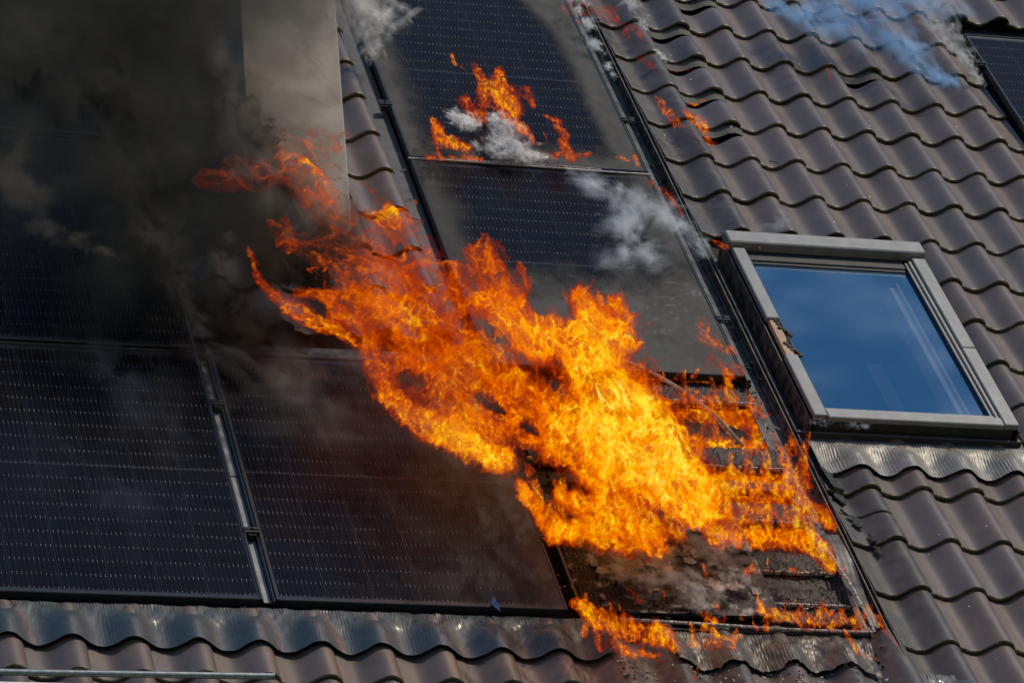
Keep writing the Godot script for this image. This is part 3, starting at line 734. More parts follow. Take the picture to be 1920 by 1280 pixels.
func _ready() -> void:
	rng.seed = 7
	var c := cos(PITCH)
	var s := sin(PITCH)
	roof_basis = Basis(Vector3(1, 0, 0), Vector3(0, c, s), Vector3(0, -s, c))
	# ---- camera
	var cam := Camera3D.new()
	cam.name = "camera"
	cam.fov = 2.0 * rad_to_deg(atan(640.0 / 7368.0))
	cam.near = 0.5
	cam.far = 4000.0
	var right := roof_basis * Vector3(0.95955569, 0.18916896, 0.20848977)
	var down := roof_basis * Vector3(0.05077046, -0.84472882, 0.532781)
	var ahead := roof_basis * Vector3(0.27690294, -0.50064791, -0.82016854)
	cam.transform = Transform3D(Basis(right, -down, -ahead), at(-3.24664, 13.34934, 8.27332))
	add_child(cam)
	# ---- sky, sun, exposure
	var env := Environment.new()
	var sky_mat := ProceduralSkyMaterial.new()
	sky_mat.sky_top_color = Color(0.05, 0.19, 0.46).linear_to_srgb()
	sky_mat.sky_horizon_color = Color(0.42, 0.55, 0.70).linear_to_srgb()
	sky_mat.sky_curve = 0.16
	sky_mat.ground_bottom_color = Color(0.10, 0.10, 0.08).linear_to_srgb()
	sky_mat.ground_horizon_color = Color(0.30, 0.32, 0.33).linear_to_srgb()
	sky_mat.sky_cover = cirrus()
	sky_mat.sky_cover_modulate = Color(1, 1, 1, 0.6)
	var sky := Sky.new()
	sky.sky_material = sky_mat
	env.background_mode = Environment.BG_SKY
	env.sky = sky
	env.background_energy_multiplier = 1.0
	env.tonemap_mode = Environment.TONE_MAPPER_LINEAR
	env.tonemap_exposure = 1.0
	env.sdfgi_enabled = true
	env.ssao_enabled = true
	env.ssil_enabled = true
	var we := WorldEnvironment.new()
	we.name = "world"
	we.environment = env
	add_child(we)
	var sun := DirectionalLight3D.new()
	sun.name = "sun"
	sun.light_energy = 1.0
	sun.light_color = Color(1.0, 0.94, 0.84)
	sun.light_angular_distance = 0.5
	sun.shadow_enabled = true
	var az := deg_to_rad(47.0)
	var el := deg_to_rad(51.0)
	var to_sun := Vector3(sin(az) * cos(el), sin(el), cos(az) * cos(el))
	sun.look_at_from_position(to_sun * 30.0, Vector3.ZERO)
	add_child(sun)
	make_materials()
	build_house()
	build_array()
	build_burnt_bay()
	build_small()
	build_fire()
	build_smoke()


func cirrus() -> ImageTexture:
	var w := 1024
	var h := 512
	var n := fbm(5, 1.6, 5, false, 0.6, 1.2)
	var im := Image.create(w, h, false, Image.FORMAT_RGBA8)
	for y in h:
		var lat := (0.5 - float(y) / h) * PI
		if lat < 0: break
		for x in w:
			var lon := TAU * x / w
			var q := Vector3(cos(lat) * cos(lon), sin(lat), cos(lat) * sin(lon))
			var k := n.get_noise_3d(q.x * 16.0, q.y * 9.0, q.z * 9.0) * 0.5 + 0.5
			var a := smoothstep(0.42, 0.80, k) * 0.9
			im.set_pixel(x, y, Color(1, 1, 1, a))
	return ImageTexture.create_from_image(im)


# ---------------------------------------------------------------- the house, its roof, chimney and skylight
func build_house() -> void:
	var ground := MeshInstance3D.new()
	ground.name = "ground"
	var gm := PlaneMesh.new()
	gm.size = Vector2(3000, 3000)
	ground.mesh = gm
	ground.material_override = mat.grass
	tag(ground, "grass ground below the house", "ground", "", "structure")
	add_child(ground)
	var house := thing("house", "house with a steep brown tiled roof that carries the burning panels", "house", at(0, 0, 0))
	# walls below the eaves, as a box that ends under the roof sheathing
	var eave := at(0, 2.95, -0.25)
	var ridge := at(0, -5.6, -0.25)
	var st := new_st()
	var z0 := eave.z - 0.35
	var z1 := 2.0 * ridge.z - eave.z + 0.35
	cbox(st, Vector3(-5.0, 0.0, z1), Vector3(8.0, eave.y - 0.1, z0), 0.01)
	for gx in [-5.0, 7.9]:
		for sx in [0.0, 0.1]:
			face(st, [Vector3(gx + sx, eave.y - 0.1, z0), Vector3(gx + sx, ridge.y - 0.1, ridge.z), Vector3(gx + sx, eave.y - 0.1, z1)], Vector3(1 if sx else -1, 0, 0))
	var inv := Transform3D(roof_basis, at(0, 0, 0)).affine_inverse()
	part("wall", st.commit(), mat.plaster, house, inv)
	st = new_st()
	cbox(st, Vector3(-5.3, -0.06, 0.0), Vector3(8.3, 0.06, 10.4), 0.0, Transform3D(Basis(Vector3(1, 0, 0), Vector3(0, c59(), -s59()), Vector3(0, -s59(), -c59())), at(0, -5.65, -0.16)))
	part("rear_roof", st.commit(), mat["tile_0"], house, inv)
	var roof := part("roof", boxes([[-5.3, -0.22, -5.65, 2.525, -0.105, 2.7], [3.41, -0.22, -5.65, 8.3, -0.105, 2.7], [2.525, -0.22, -5.65, 3.41, -0.105, -1.06], [2.525, -0.22, 0.32, 3.41, -0.105, 2.7]], 0.0), mat.deck, house)
	lay_tiles(roof)
	st = new_st()
	for k in 160:
		var v := rng.randf_range(-3.9, 2.1)
		var x := rng.randf_range(2.5, 4.6)
		if x > 4.4 - 0.342 * (v + 3.9) + 0.6 or (x < 3.55 and v > -1.3 and v < 0.7): continue
		var front := 9.0
		for q in ROWS:
			if q >= v:
				front = q
				break
		var w := rng.randf_range(0.0012, 0.0032)
		cbox(st, -Vector3(w, 0.001, w), Vector3(w, 0.001, w), 0.0006, Transform3D(Basis(), Vector3(x, roof_wave(x) + 0.002 - (front - v) * 0.058, v)))
	part("lichen_specks", st.commit(), mat.white_lining, roof).set_meta("kind", "stuff")
	build_chimney(house)
	build_skylight(house)
	build_aprons(house)
	# light sheet between tile and panel columns, and the burnt gutter right of the array
	part("side_flashing", boxes([[1.075, -0.07, -4.0, 1.183, -0.052, -0.03], [1.084, -0.052, -4.0, 1.096, -0.028, -0.03]], 0.002), mat.dark_sheet, house)
	part("top_flashing", boxes([[0.0, -0.06, -0.15, 1.07, -0.048, -0.012]], 0.002), mat.sooty_metal, house)
	part("side_flashing", boxes([[-0.048, -0.06, -4.0, 0.01, -0.05, -0.03], [-0.012, -0.05, -4.0, -0.004, -0.006, -0.03]], 0.002), mat.sooty_metal, house)
	part("burnt_gutter", boxes([[2.322, -0.085, -4.0, 2.50, -0.075, 1.9], [2.322, -0.075, -4.0, 2.344, -0.004, 0.0], [2.424, -0.075, -4.0, 2.432, -0.020, 2.1], [2.440, -0.075, -4.0, 2.446, -0.012, 2.1]], 0.002), mat.sooty_metal, house)


func c59() -> float:
	return cos(PITCH)


func s59() -> float:
	return sin(PITCH)


func build_chimney(house: Node3D) -> void:
	# upright shaft: in world axes, brought into the house's own frame
	var foot := at(0.578, -1.02, -0.06)
	var inv := Transform3D(roof_basis, at(0, 0, 0)).affine_inverse()
	var st := new_st()
	cbox(st, Vector3(-0.222, -0.6, -0.5), Vector3(0.222, 2.6, 0.0), 0.006)
	var ch := part("chimney", st.commit(), mat.chimney_face, house, inv * Transform3D(Basis(), foot))
	part("cap", boxes([[-0.28, 2.6, -0.56, 0.28, 2.66, 0.06]], 0.006), mat.grey_metal, ch)


func build_skylight(house: Node3D) -> void:
	var x0 := 2.502
	var x1 := 3.424
	var v0 := -1.09
	var v1 := 0.385
	var sk := part("skylight", boxes([[x0 + 0.012, -0.14, v0 + 0.02, x0 + 0.03, 0.045, v1 - 0.02], [x1 - 0.03, -0.14, v0 + 0.02, x1 - 0.012, 0.045, v1 - 0.02], [x0 + 0.03, -0.14, v0 + 0.02, x1 - 0.03, 0.045, v0 + 0.04], [x0 + 0.03, -0.14, v1 - 0.045, x1 - 0.03, 0.045, v1 - 0.02]], 0.002), mat.window_dark, house)
	sk.set_meta("label", "grey metal skylight reflecting blue sky, scorched along its left side")
	var a := 0.048
	var b := 0.078
	# covers: the left one is burst open half way down
	part("frame_cover", boxes([[x0, a, v0 + 0.11, x0 + 0.060, b, v0 + 0.70]], 0.004), mat.window_metal, sk)
	part("frame_cover", boxes([[x0, a, v0 + 0.99, x0 + 0.060, b - 0.002, v1 - 0.012]], 0.004), mat.window_metal, sk)
	part("bare_wood", boxes([[x0 + 0.012, a - 0.01, v0 + 0.701, x0 + 0.052, b - 0.012, v0 + 0.989]], 0.002), mat.wood, sk)
	var st := new_st()
	for k in 26:
		var q := Vector3(x0 + 0.054 + rng.randf_range(-0.008, 0.012) - 0.016 * sin(k * 0.45), b - 0.012, v0 + 0.70 + 0.285 * k / 25.0)
		var w := rng.randf_range(0.005, 0.011)
		cbox(st, q - Vector3(w, 0.006, w), q + Vector3(w, rng.randf_range(0.002, 0.008), w), 0.002, Transform3D(Basis(), Vector3.ZERO))
	part("charred_seal", st.commit(), mat.char, sk)
	part("frame_cover", boxes([[x1 - 0.066, a, v0 + 0.11, x1, b, v0 + 0.86], [x1 - 0.066, a, v0 + 0.862, x1, b - 0.0015, v1 - 0.004]], 0.004), mat.window_metal, sk)
	part("inner_rail", boxes([[x1 - 0.084, a, v0 + 0.12, x1 - 0.0685, b - 0.012, v1 - 0.06], [x1 - 0.100, a, v0 + 0.12, x1 - 0.0865, b - 0.022, v1 - 0.06]], 0.003), mat.window_metal, sk)
	part("inner_rail", boxes([[x0 + 0.063, a, v0 + 0.12, x0 + 0.072, b - 0.016, v1 - 0.05]], 0.002), mat.window_dark, sk)
	part("sill_cover", boxes([[x0 + 0.062, a, v1 - 0.062, x1 - 0.068, b - 0.004, v1 - 0.002], [x0 + 0.062, a, v1 - 0.092, x1 - 0.086, b - 0.016, v1 - 0.064]], 0.004), mat.window_metal, sk)
	part("hood", boxes([[x0 - 0.012, a, v0, x1 + 0.004, b + 0.024, v0 + 0.098]], 0.006), mat.window_metal, sk)
	part("hood_lip", boxes([[x0 - 0.010, a, v0 - 0.012, x1 + 0.008, b + 0.012, v0 - 0.002]], 0.003), mat.window_metal, sk)
	part("sash_head", boxes([[x0 + 0.074, a - 0.02, v0 + 0.098, x1 - 0.102, b - 0.028, v0 + 0.165]], 0.003), mat.window_dark, sk)
	part("glazing_bead", boxes([[x0 + 0.074, a - 0.02, v0 + 0.167, x1 - 0.102, b - 0.036, v0 + 0.182]], 0.002), mat.window_dark, sk)
	part("pane", sheet(1, 1, func(i, j): return Vector3(lerpf(x0 + 0.05, x1 - 0.07, i), 0.035, lerpf(v0 + 0.10, v1 - 0.07, j))), mat.pane, sk)
	# what shows through the glass: lining, far reveal, dim room
	part("lining", boxes([[x1 - 0.222, -0.06, v0 + 0.30, x1 - 0.196, 0.028, v1 - 0.08], [x1 - 0.176, -0.06, v0 + 0.26, x1 - 0.166, 0.028, v1 - 0.08]], 0.002), mat.white_lining, sk)
	part("reveal", boxes([[x1 - 0.40, -0.16, v0 + 0.66, x1 - 0.225, -0.15, v1 - 0.08]], 0.002), mat.room, sk)
	part("room", boxes([[x0 + 0.03, -0.80, v0 + 0.04, x0 + 0.04, -0.10, v1], [x1 - 0.04, -0.80, v0 + 0.04, x1 - 0.031, -0.10, v1], [x0 + 0.03, -0.82, v0 - 0.1, x1 - 0.03, -0.80, v1 + 0.1], [x0 + 0.04, -0.80, v0 + 0.042, x1 - 0.04, -0.10, v0 + 0.05], [x0 + 0.04, -0.80, v1 - 0.02, x1 - 0.04, -0.10, v1 - 0.01]], 0.0), mat.room, sk)
	# side gutters of the window
	part("window_flashing", boxes([[x0 - 0.085, -0.072, v0 - 0.02, x0 + 0.010, -0.060, v1 + 0.05], [x0 - 0.060, -0.060, v0, x0 - 0.052, -0.015, v1 + 0.03], [x0 - 0.012, -0.058, v0, x0 - 0.004, 0.046, v1]], 0.002), mat.sooty_metal, sk)
	part("window_flashing", boxes([[x1 - 0.010, -0.072, v0 - 0.02, x1 + 0.07, -0.060, v1 + 0.05], [x1 + 0.002, -0.058, v0 + 0.1, x1 + 0.008, 0.046, v1]], 0.002), mat.window_dark, sk)
	part("sill_flashing", boxes([[x0 - 0.06, -0.058, v1 - 0.012, x1 + 0.03, -0.004, v1 + 0.002], [x0 - 0.07, -0.040, v1 + 0.004, x1 + 0.05, -0.030, v1 + 0.034]], 0.002), mat.dark_sheet, sk)


# dressed lead over the tile waves: pleats, dents, paint
func apron_mesh(xa: float, xb: float, va: float, vb: float, tint: Array, red: float, sd: int, top_h: float, ragged := 0.0, dent := 0.006, rib := 0.0007) -> ArrayMesh:
	var nu := int((xb - xa) / 0.0035)
	var nv := 18
	var n1 := fbm(sd, 9.0, 3)
	var n2 := fbm(sd + 1, 3.0, 3)
	var n3 := fbm(sd + 2, 26.0, 2)
	return sheet(nu, nv, func(i, j):
		var x: float = xa + (xb - xa) * i / nu
		var t: float = float(j) / nv
		var v: float = lerpf(va, vb + 0.012 * n2.get_noise_2d(x * 2.0, 9.0) + ragged * n1.get_noise_2d(x * 1.5, 3.0), t)
		var lap := smoothstep(0.10, 0.62, t)
		var y: float = lerpf(top_h + 0.006 * n1.get_noise_2d(x, v), roof_wave(x + 0.006) + 0.012, lap)
		var pleat := sin(x * TAU / 0.0125 + 2.0 * n2.get_noise_2d(x * 3.0, v * 2.0))
		var amt := rib * 0.3 + rib * smoothstep(-0.1, 0.5, n2.get_noise_2d(x * 2.2, 4.0)) + 0.0008 * smoothstep(0.8, 1.0, 1.0 - t)
		y += pleat * amt * 1.2
		y += dent * n1.get_noise_2d(x * 1.1, v * 1.3) * smoothstep(0.05, 0.3, t) * (1.0 - 0.6 * t) + dent * 0.25 * n3.get_noise_2d(x, v)
		return Vector3(x, y, v)
	, func(i, j):
		var x: float = xa + (xb - xa) * i / nu
		var t: float = float(j) / nv
		var k: float = 0.95 + 0.25 * n1.get_noise_2d(x * 2.0, t * 0.7)
		var col := Color(tint[0] * k, tint[1] * k, tint[2] * k)
		if red > 0:
			var u := fposmod(x - 2.66 + 0.05 - t * 0.05, 0.23)
			var streak := smoothstep(0.022, 0.0, absf(u - 0.09)) * smoothstep(0.1, 0.5, n3.get_noise_2d(x * 2.4, t * 0.22) + n2.get_noise_2d(x, 7.0) * 0.8 + 0.12)
			col = col.lerp(Color(0.26, 0.045, 0.03), clampf(streak * red, 0, 0.85))
		return col)


func build_aprons(house: Node3D) -> void:
	part("lead_apron", apron_mesh(-1.6, 1.27, 1.735, 1.985, [0.019, 0.031, 0.041], 0.4, 40, -0.030, 0.0, 0.003, 0.00035), mat.apron, house)
	part("scorched_apron", apron_mesh(1.50, 2.33, 1.80, 2.02, [0.075, 0.066, 0.055], 0.0, 50, -0.030, 0.03, 0.012, 0.0016), mat.apron_light, house)
	part("apron_offcut", apron_mesh(2.46, 2.70, 2.03, 2.19, [0.060, 0.066, 0.072], 0.0, 55, -0.028, 0.03), mat.apron, house)
	part("window_apron", apron_mesh(2.48, 3.62, 0.42, 0.63, [0.20, 0.195, 0.178], 0.0, 60, -0.020, 0.0, 0.003, 0.0019), mat.apron_light, house)


# ---------------------------------------------------------------- panels and what holds them
func build_array() -> void:
	var g := 0.05
	var xa := -g - PW
	var xc := PW + g
	var low := 0.0
	var mid := -PH - 0.02
	var top := 2.0 * mid
	panel(xa, low, "black solar panel at lower left, above the bluish lead apron")
	panel(xa, mid, "black solar panel half veiled by dark smoke at the left edge")
	panel(xa, top, "black solar panel hidden in the thick black smoke at upper left")
	var pb := panel(0, low, "black solar panel in the middle of the bottom row, under the flames")
	var pc := panel(xc, mid, "black solar panel with its lower part scorched grey, left of the skylight")
	var pt := panel(xc, top, "black solar panel at top with flames and white smoke along its lower edge")
	panel(4.44, -3.45, "black solar panel at the right edge, beyond the brown tiles")
	var n1 := fbm(70, 2.6, 4)
	var n2 := fbm(71, 14.0, 3)
	var n3 := fbm(72, 40.0, 2)
	# burnt rim of the upper panel
	soot(pt, func(u, v):
		var e := minf(minf(u * PW, (1 - u) * PW), minf((v + 0.25) * PH, (1 - v) * PH * 0.72))
		e += 0.05 * n1.get_noise_2d(u * 1.4, v * 1.8) 
		var corner := Vector2(maxf(0, u - 0.55) / 0.45, maxf(0, 0.45 - v) / 0.45).length()
		e -= 0.14 * smoothstep(0.6, 1.25, corner)
		e += 0.030 * n2.get_noise_2d(u, v) + 0.016 * n3.get_noise_2d(u, v)
		var a := 1.0 - smoothstep(0.02, 0.17, e)
		var k := 0.040 + 0.022 * n1.get_noise_2d(u * 3, v * 3) + 0.016 * n2.get_noise_2d(u, v)
		return Color(k, k * 0.97, k * 0.89, clampf(a, 0, 1) * 0.92))
	soot(pc, func(u, v):
		var e := n1.get_noise_2d(u * 1.5 + 4, v * 1.5)
		var low_ := smoothstep(0.46, 0.72, v + 0.10 * e + 0.16 * maxf(0, u - 0.5) + 0.05 * n2.get_noise_2d(u, v * 2.2))
		var rim := 1.0 - smoothstep(0.03, 0.16, minf(u, 1 - u) + 0.05 * e)
		var streaks := smoothstep(0.30, 0.5, v + u * 0.12) * smoothstep(0.62, 0.9, u + 0.3 * n2.get_noise_2d(u * 0.5, v * 6.0)) * smoothstep(0.0, 0.3, n3.get_noise_2d(u * 0.35, v * 2.2))
		var a := maxf(maxf(low_, rim * 0.75), streaks * 0.8)
		var k := 0.040 + 0.018 * e + 0.014 * n2.get_noise_2d(u * 1.5, v * 1.5)
		var pale := smoothstep(0.12, 0.5, n2.get_noise_2d(u * 0.8 + 3, v * 2.0) + 0.25 * n3.get_noise_2d(u, v)) * smoothstep(0.45, 0.62, v) * smoothstep(0.95, 0.72, v) * smoothstep(0.35, 0.75, u)
		k += 0.07 * pale * smoothstep(-0.2, 0.4, n3.get_noise_2d(u * 1.6, v * 2.0))
		return Color(k, k * 0.97, k * 0.88, clampf(a, 0, 1) * 0.96))
	soot(pb, func(u, v):
		var a := 0.5 * smoothstep(0.25, 1.0, u + 0.2 * n1.get_noise_2d(u, v)) * smoothstep(0.05, 0.5, 1.0 - v * 0.7) + 0.75 * smoothstep(0.90, 0.99, u)
		return Color(0.050, 0.040, 0.036, clampf(a, 0, 0.8)))
	# strips of sheet between the columns, with the clamps that bridge them
	var strip := thing("joint_strip", "light grey metal strip in the gap between the two lower left panels", "metal strip", at(-g, 0, 0))
	for q in [[0.03, 0.40], [0.41, 0.86], [0.865, 1.25], [1.27, 1.70]]:
		part("strip_piece", boxes([[0.010, -0.034, q[0], 0.040, -0.028 + rng.randf_range(-0.002, 0.002), q[1]]], 0.001), mat.grey_metal, strip)
	part("rubber_seal", boxes([[0.0412, -0.034, 0.0, 0.0485, -0.006, PH]], 0.002), mat.frame, strip)
	var where := [[-g, 0.37, "black panel clamp on the grey strip, upper of two"], [-g, 1.26, "black panel clamp on the grey strip, lower of two"], [1.135, -2.27, "black panel clamp at the left edge of the top panel"], [2.318, -2.27, "black panel clamp at the right edge of the top panel, by the tiles"], [PW, 1.23, "black panel clamp at the right edge of the lower middle panel"], [4.40, -3.15, "black panel clamp at the left edge of the far right panel"], [2.318, -0.50, "melted black panel clamp left of the skylight"]]
	for w in where:
		var t := thing("panel_clamp", w[2], "clamp", at(w[0] - 0.006, w[1], 0.003), "clamps that hold the panels")
		part("plate", boxes([[0, 0, 0, 0.062, 0.006, 0.016], [0, 0, 0.022, 0.062, 0.006, 0.036]], 0.0015), mat.frame, t)
		part("block", boxes([[0.014, -0.03, 0.004, 0.046, -0.001, 0.046]], 0.002), mat.frame, t)
		part("bolt", tube([Vector3(0.031, 0.0, 0.018), Vector3(0.031, 0.012, 0.0181)], 0.005, 6), mat.frame_edge, t)
	var rail := thing("bent_rail", "thin pale rail warped by heat under the top panel", "rail", at(xc, -PH - 0.02, 0))
	part("lip", tube(curve([Vector3(-0.01, 0.0, 0.0), Vector3(0.25, 0.004, 0.004), Vector3(0.55, 0.010, 0.018), Vector3(0.85, 0.004, 0.012), Vector3(1.14, 0.0, 0.006)], 40), 0.006, 6), mat.grey_metal, rail)
	part("lip", tube(curve([Vector3(0.15, 0.006, -0.004), Vector3(0.55, 0.014, 0.006), Vector3(0.9, 0.008, 0.0)], 30), 0.004, 6), mat.ash, rail)


func build_burnt_bay() -> void:
	var x0 := 1.19
	# charred battens laid bare
	var list := [[-0.05, 0.12, 0.25], [0.45, 0.61, 0.05], [0.70, 0.78, 0.10], [0.85, 1.00, 0.05], [1.20, 1.35, 0.45], [1.45, 1.57, 0.55], [1.60, 1.70, 0.5]]
	for k in list.size():
		var b: Array = list[k]
		var t := thing("charred_batten", "charred black roof batten, number %s from the top of the burnt bay" % ["one", "two", "three", "four", "five", "six", "seven"][k], "batten", at(x0, b[0], -0.05), "charred battens of the burnt bay")
		var n1 := fbm(80 + k, 8.0, 4)
		var w: float = b[1] - b[0]
		var xs: float = b[2]
		var xe := 1.14
		part("board", sheet(140, 10, func(i, j):
			var q := float(i) / 140
			var z: float = w * j / 10.0 + 0.012 * n1.get_noise_2d(q * 5.0, j * 0.02 + (0 if j < 5 else 5))
			return Vector3(lerpf(xs, xe, q), 0.012 * n1.get_noise_2d(q * 9.0, z * 8.0) - (0.03 if j == 0 or j == 10 else 0.0), z)), mat.char, t)
		if k in [0, 1, 3, 4, 5]:
			var st := new_st()
			for i in 46:
				var q := (i + rng.randf()) / 46.0
				if rng.randf() < 0.25: continue
				var p := Vector3(lerpf(xs, xe, q), 0.004, w + rng.randf_range(-0.004, 0.004))
				cbox(st, p - Vector3(rng.randf_range(0.006, 0.02), 0.012, 0.004), p + Vector3(rng.randf_range(0.006, 0.02), 0.004, rng.randf_range(0.003, 0.008)), 0.002)
			part("ash_rim", st.commit(), mat.ash, t)
			part("ember_edge", boxes([[xs + 0.05, -0.03, w + 0.006, xe - 0.06, -0.018, w + 0.014]], 0.002), mat.ember, t)
	# what is left of the panel at the lower left of the bay
	var t := thing("burnt_panel", "burnt remains of a solar panel with ash and bare glass, below the main fire", "solar panel", at(x0, 1.0, -0.004))
	var nn := fbm(90, 5.0, 4)
	var n2 := fbm(91, 17.0, 3)
	var cells := cell_mesh
	for r in 8:
		for c in 4:
			if c > 1 and (r < 2 or c == 3 and r < 5): continue
			part("cell", cells, mat["cell_%d" % ((r + c) % 3)], t, Transform3D(Basis.from_euler(Vector3(rng.randf_range(-0.01, 0.01), 0, rng.randf_range(-0.012, 0.012))), Vector3(0.0155 + (c + 0.5) * 0.1838, -0.002, (r + 0.5) * 0.0912 - 0.02)))
	part("glass_remnant", boxes([[0.0, -0.022, 0.0, 0.79, -0.010, 0.71]], 0.002), mat.backsheet, t)
	part("ash_film", sheet(90, 80, func(i, j):
		return Vector3(0.005 + 0.80 * i / 90.0, 0.002 + 0.008 * maxf(0, nn.get_noise_2d(i * 0.01, j * 0.01)), -0.05 + 0.77 * j / 80.0)
	, func(i, j):
		var u: float = i / 90.0
		var v: float = j / 80.0
		var e := nn.get_noise_2d(u, v * 1.4)
		var m := smoothstep(-0.15, 0.45, e + 0.75 * (u - 0.45) + 0.3 * n2.get_noise_2d(u, v))
		var pale := smoothstep(0.05, 0.40, nn.get_noise_2d(u * 0.9 + 6, v * 0.9 + 2) + 0.3 * n2.get_noise_2d(u * 2, v * 2))
		var k := lerpf(0.05, 0.34, pale)
		return Color(k, k * 0.93, k * 0.86, clampf(m * 0.92 + 0.25 * smoothstep(0.1, 0.5, n2.get_noise_2d(u * 3, v * 3)), 0, 0.97))), mat.soot, t)
	part("frame", boxes([[-0.006, -0.034, -0.1, 0.004, 0.003, 0.72]], 0.0015), mat.frame, t)
	var gs := new_st()
	for k in 26:
		var w := rng.randf_range(0.012, 0.05)
		var p := Vector3(rng.randf_range(0.1, 0.78), 0.010 + rng.randf_range(0, 0.01), rng.randf_range(0.0, 0.66))
		var tr := Transform3D(Basis.from_euler(Vector3(rng.randf_range(-0.25, 0.25), rng.randf_range(-3, 3), rng.randf_range(-0.25, 0.25))), p)
		var q := []
		for e in 5:
			var g := TAU * (e + rng.randf_range(-0.3, 0.3)) / 5.0
			q.append(tr * (Vector3(cos(g), 0, sin(g) * 0.7) * w * rng.randf_range(0.5, 1.0)))
		face(gs, q, tr.basis.y)
		var lowq := []
		for e in q: lowq.append(e - tr.basis.y * 0.003)
		face(gs, lowq, -tr.basis.y)
	part("glass_shards", gs.commit(), mat.sooty_metal, t).set_meta("kind", "stuff")
	# debris sheets lower in the bay
	var db := thing("debris", "grey ash and scorched scraps above the bright rail at the bottom of the fire", "debris", at(1.75, 1.36, -0.068))
	part("scorched_sheet", sheet(60, 40, func(i, j):
		return Vector3(0.58 * i / 60.0, 0.006 * nn.get_noise_2d(i * 0.012, j * 0.05) + 0.002 * n2.get_noise_2d(i * 0.02, j * 0.05), 0.40 * j / 40.0)), mat.char, db)
	var st := new_st()
	for kind in ["char", "ash"]:
		st = new_st()
		for k in (70 if kind == "char" else 110):
			var p := Vector3(rng.randf_range(-0.7, 0.55), 0.036, floorf(rng.randf_range(0.0, 5.0)) * 0.085 + rng.randfn() * (0.03 if kind == "char" else 0.01))
			var w := rng.randf_range(0.002, 0.007) if kind == "char" else rng.randf_range(0.0012, 0.0045)
			cbox(st, -Vector3(w * 2.4, 0.003, w * 0.7), Vector3(w * 2.4, 0.003, w * 0.7), 0.001, Transform3D(Basis.from_euler(Vector3(rng.randf_range(-0.3, 0.3), rng.randf_range(-1.4, 1.4), rng.randf_range(-0.3, 0.3))), p))
		part(kind + "_scraps", st.commit(), mat[kind], db).set_meta("kind", "stuff")
	var rail := thing("base_rail", "bright metal rail along the bottom of the burnt bay", "rail", at(1.33, 1.785, -0.012))
	part("profile", tube(curve([Vector3(0, 0.0, -0.03), Vector3(0.35, 0.004, -0.008), Vector3(0.7, -0.002, 0.0), Vector3(1.02, 0.0, 0.004)], 40), 0.007, 8), mat.ash, rail)
	part("flange", boxes([[0.02, -0.03, 0.0, 1.02, -0.010, 0.012]], 0.002), mat.frame, rail)
	var pf := thing("side_profile", "pale scorched metal profile at the lower right edge of the burnt bay", "metal profile", at(2.33, 1.13, -0.03))
	part("sheet", sheet(6, 30, func(i, j): return Vector3(0.012 * i + 0.010 * sin(j * 0.2), 0.02 + 0.012 * (i % 2) * sin(j * 0.35), 0.62 * j / 30.0)), mat.sooty_metal, pf)
	part("bent_edge", tube(curve([Vector3(-0.02, 0.02, 0.0), Vector3(0.0, 0.028, 0.2), Vector3(0.012, 0.04, 0.4), Vector3(0.03, 0.02, 0.66)], 24), 0.006, 6), mat.ash, pf)
	# cables hanging out of the upper panel
	var cb := thing("cable_bundle", "bundle of burnt cables trailing from the scorched panel across the fire", "cable", at(1.70, 0.02, 0.05))
	for k in 2:
		var o := Vector3(k * 0.006, 0.003 * k, 0.012 * k)
		var pts := [Vector3(-0.06, 0.0, -0.02), Vector3(0.04, 0.05, 0.05), Vector3(0.17, 0.085, 0.25), Vector3(0.32, 0.05, 0.42), Vector3(0.42 + 0.012 * k, -0.02, 0.535)]
		for i in pts.size(): pts[i] += o * (1.0 + 0.5 * sin(i * 1.7 + k)) + Vector3(0, 0, rng.randf_range(-0.008, 0.008))
		part("cable", tube(curve(pts, 36), 0.0075, 8), mat.ash if k % 2 == 0 else mat.cable, cb)
	var w := thing("loose_wire", "thin loose wire looping at the right of the cable bundle", "wire", at(2.12, 0.53, -0.01))
	part("strand", tube(curve([Vector3(0, 0, 0.02), Vector3(0.05, 0.01, 0.025), Vector3(0.12, 0.02, -0.02), Vector3(0.16, 0.03, -0.10), Vector3(0.19, 0.02, -0.17), Vector3(0.25, 0.0, -0.16)], 36), 0.003, 6), mat.cable, w)
	var w2 := thing("loose_wire", "thin wire hanging down below the end of the cable bundle", "wire", at(2.06, 0.56, -0.01))
	part("strand", tube(curve([Vector3(0, 0, 0), Vector3(0.02, 0.005, 0.1), Vector3(0.05, 0.01, 0.22), Vector3(0.06, 0.0, 0.36)], 24), 0.002, 6), mat.cable, w2)


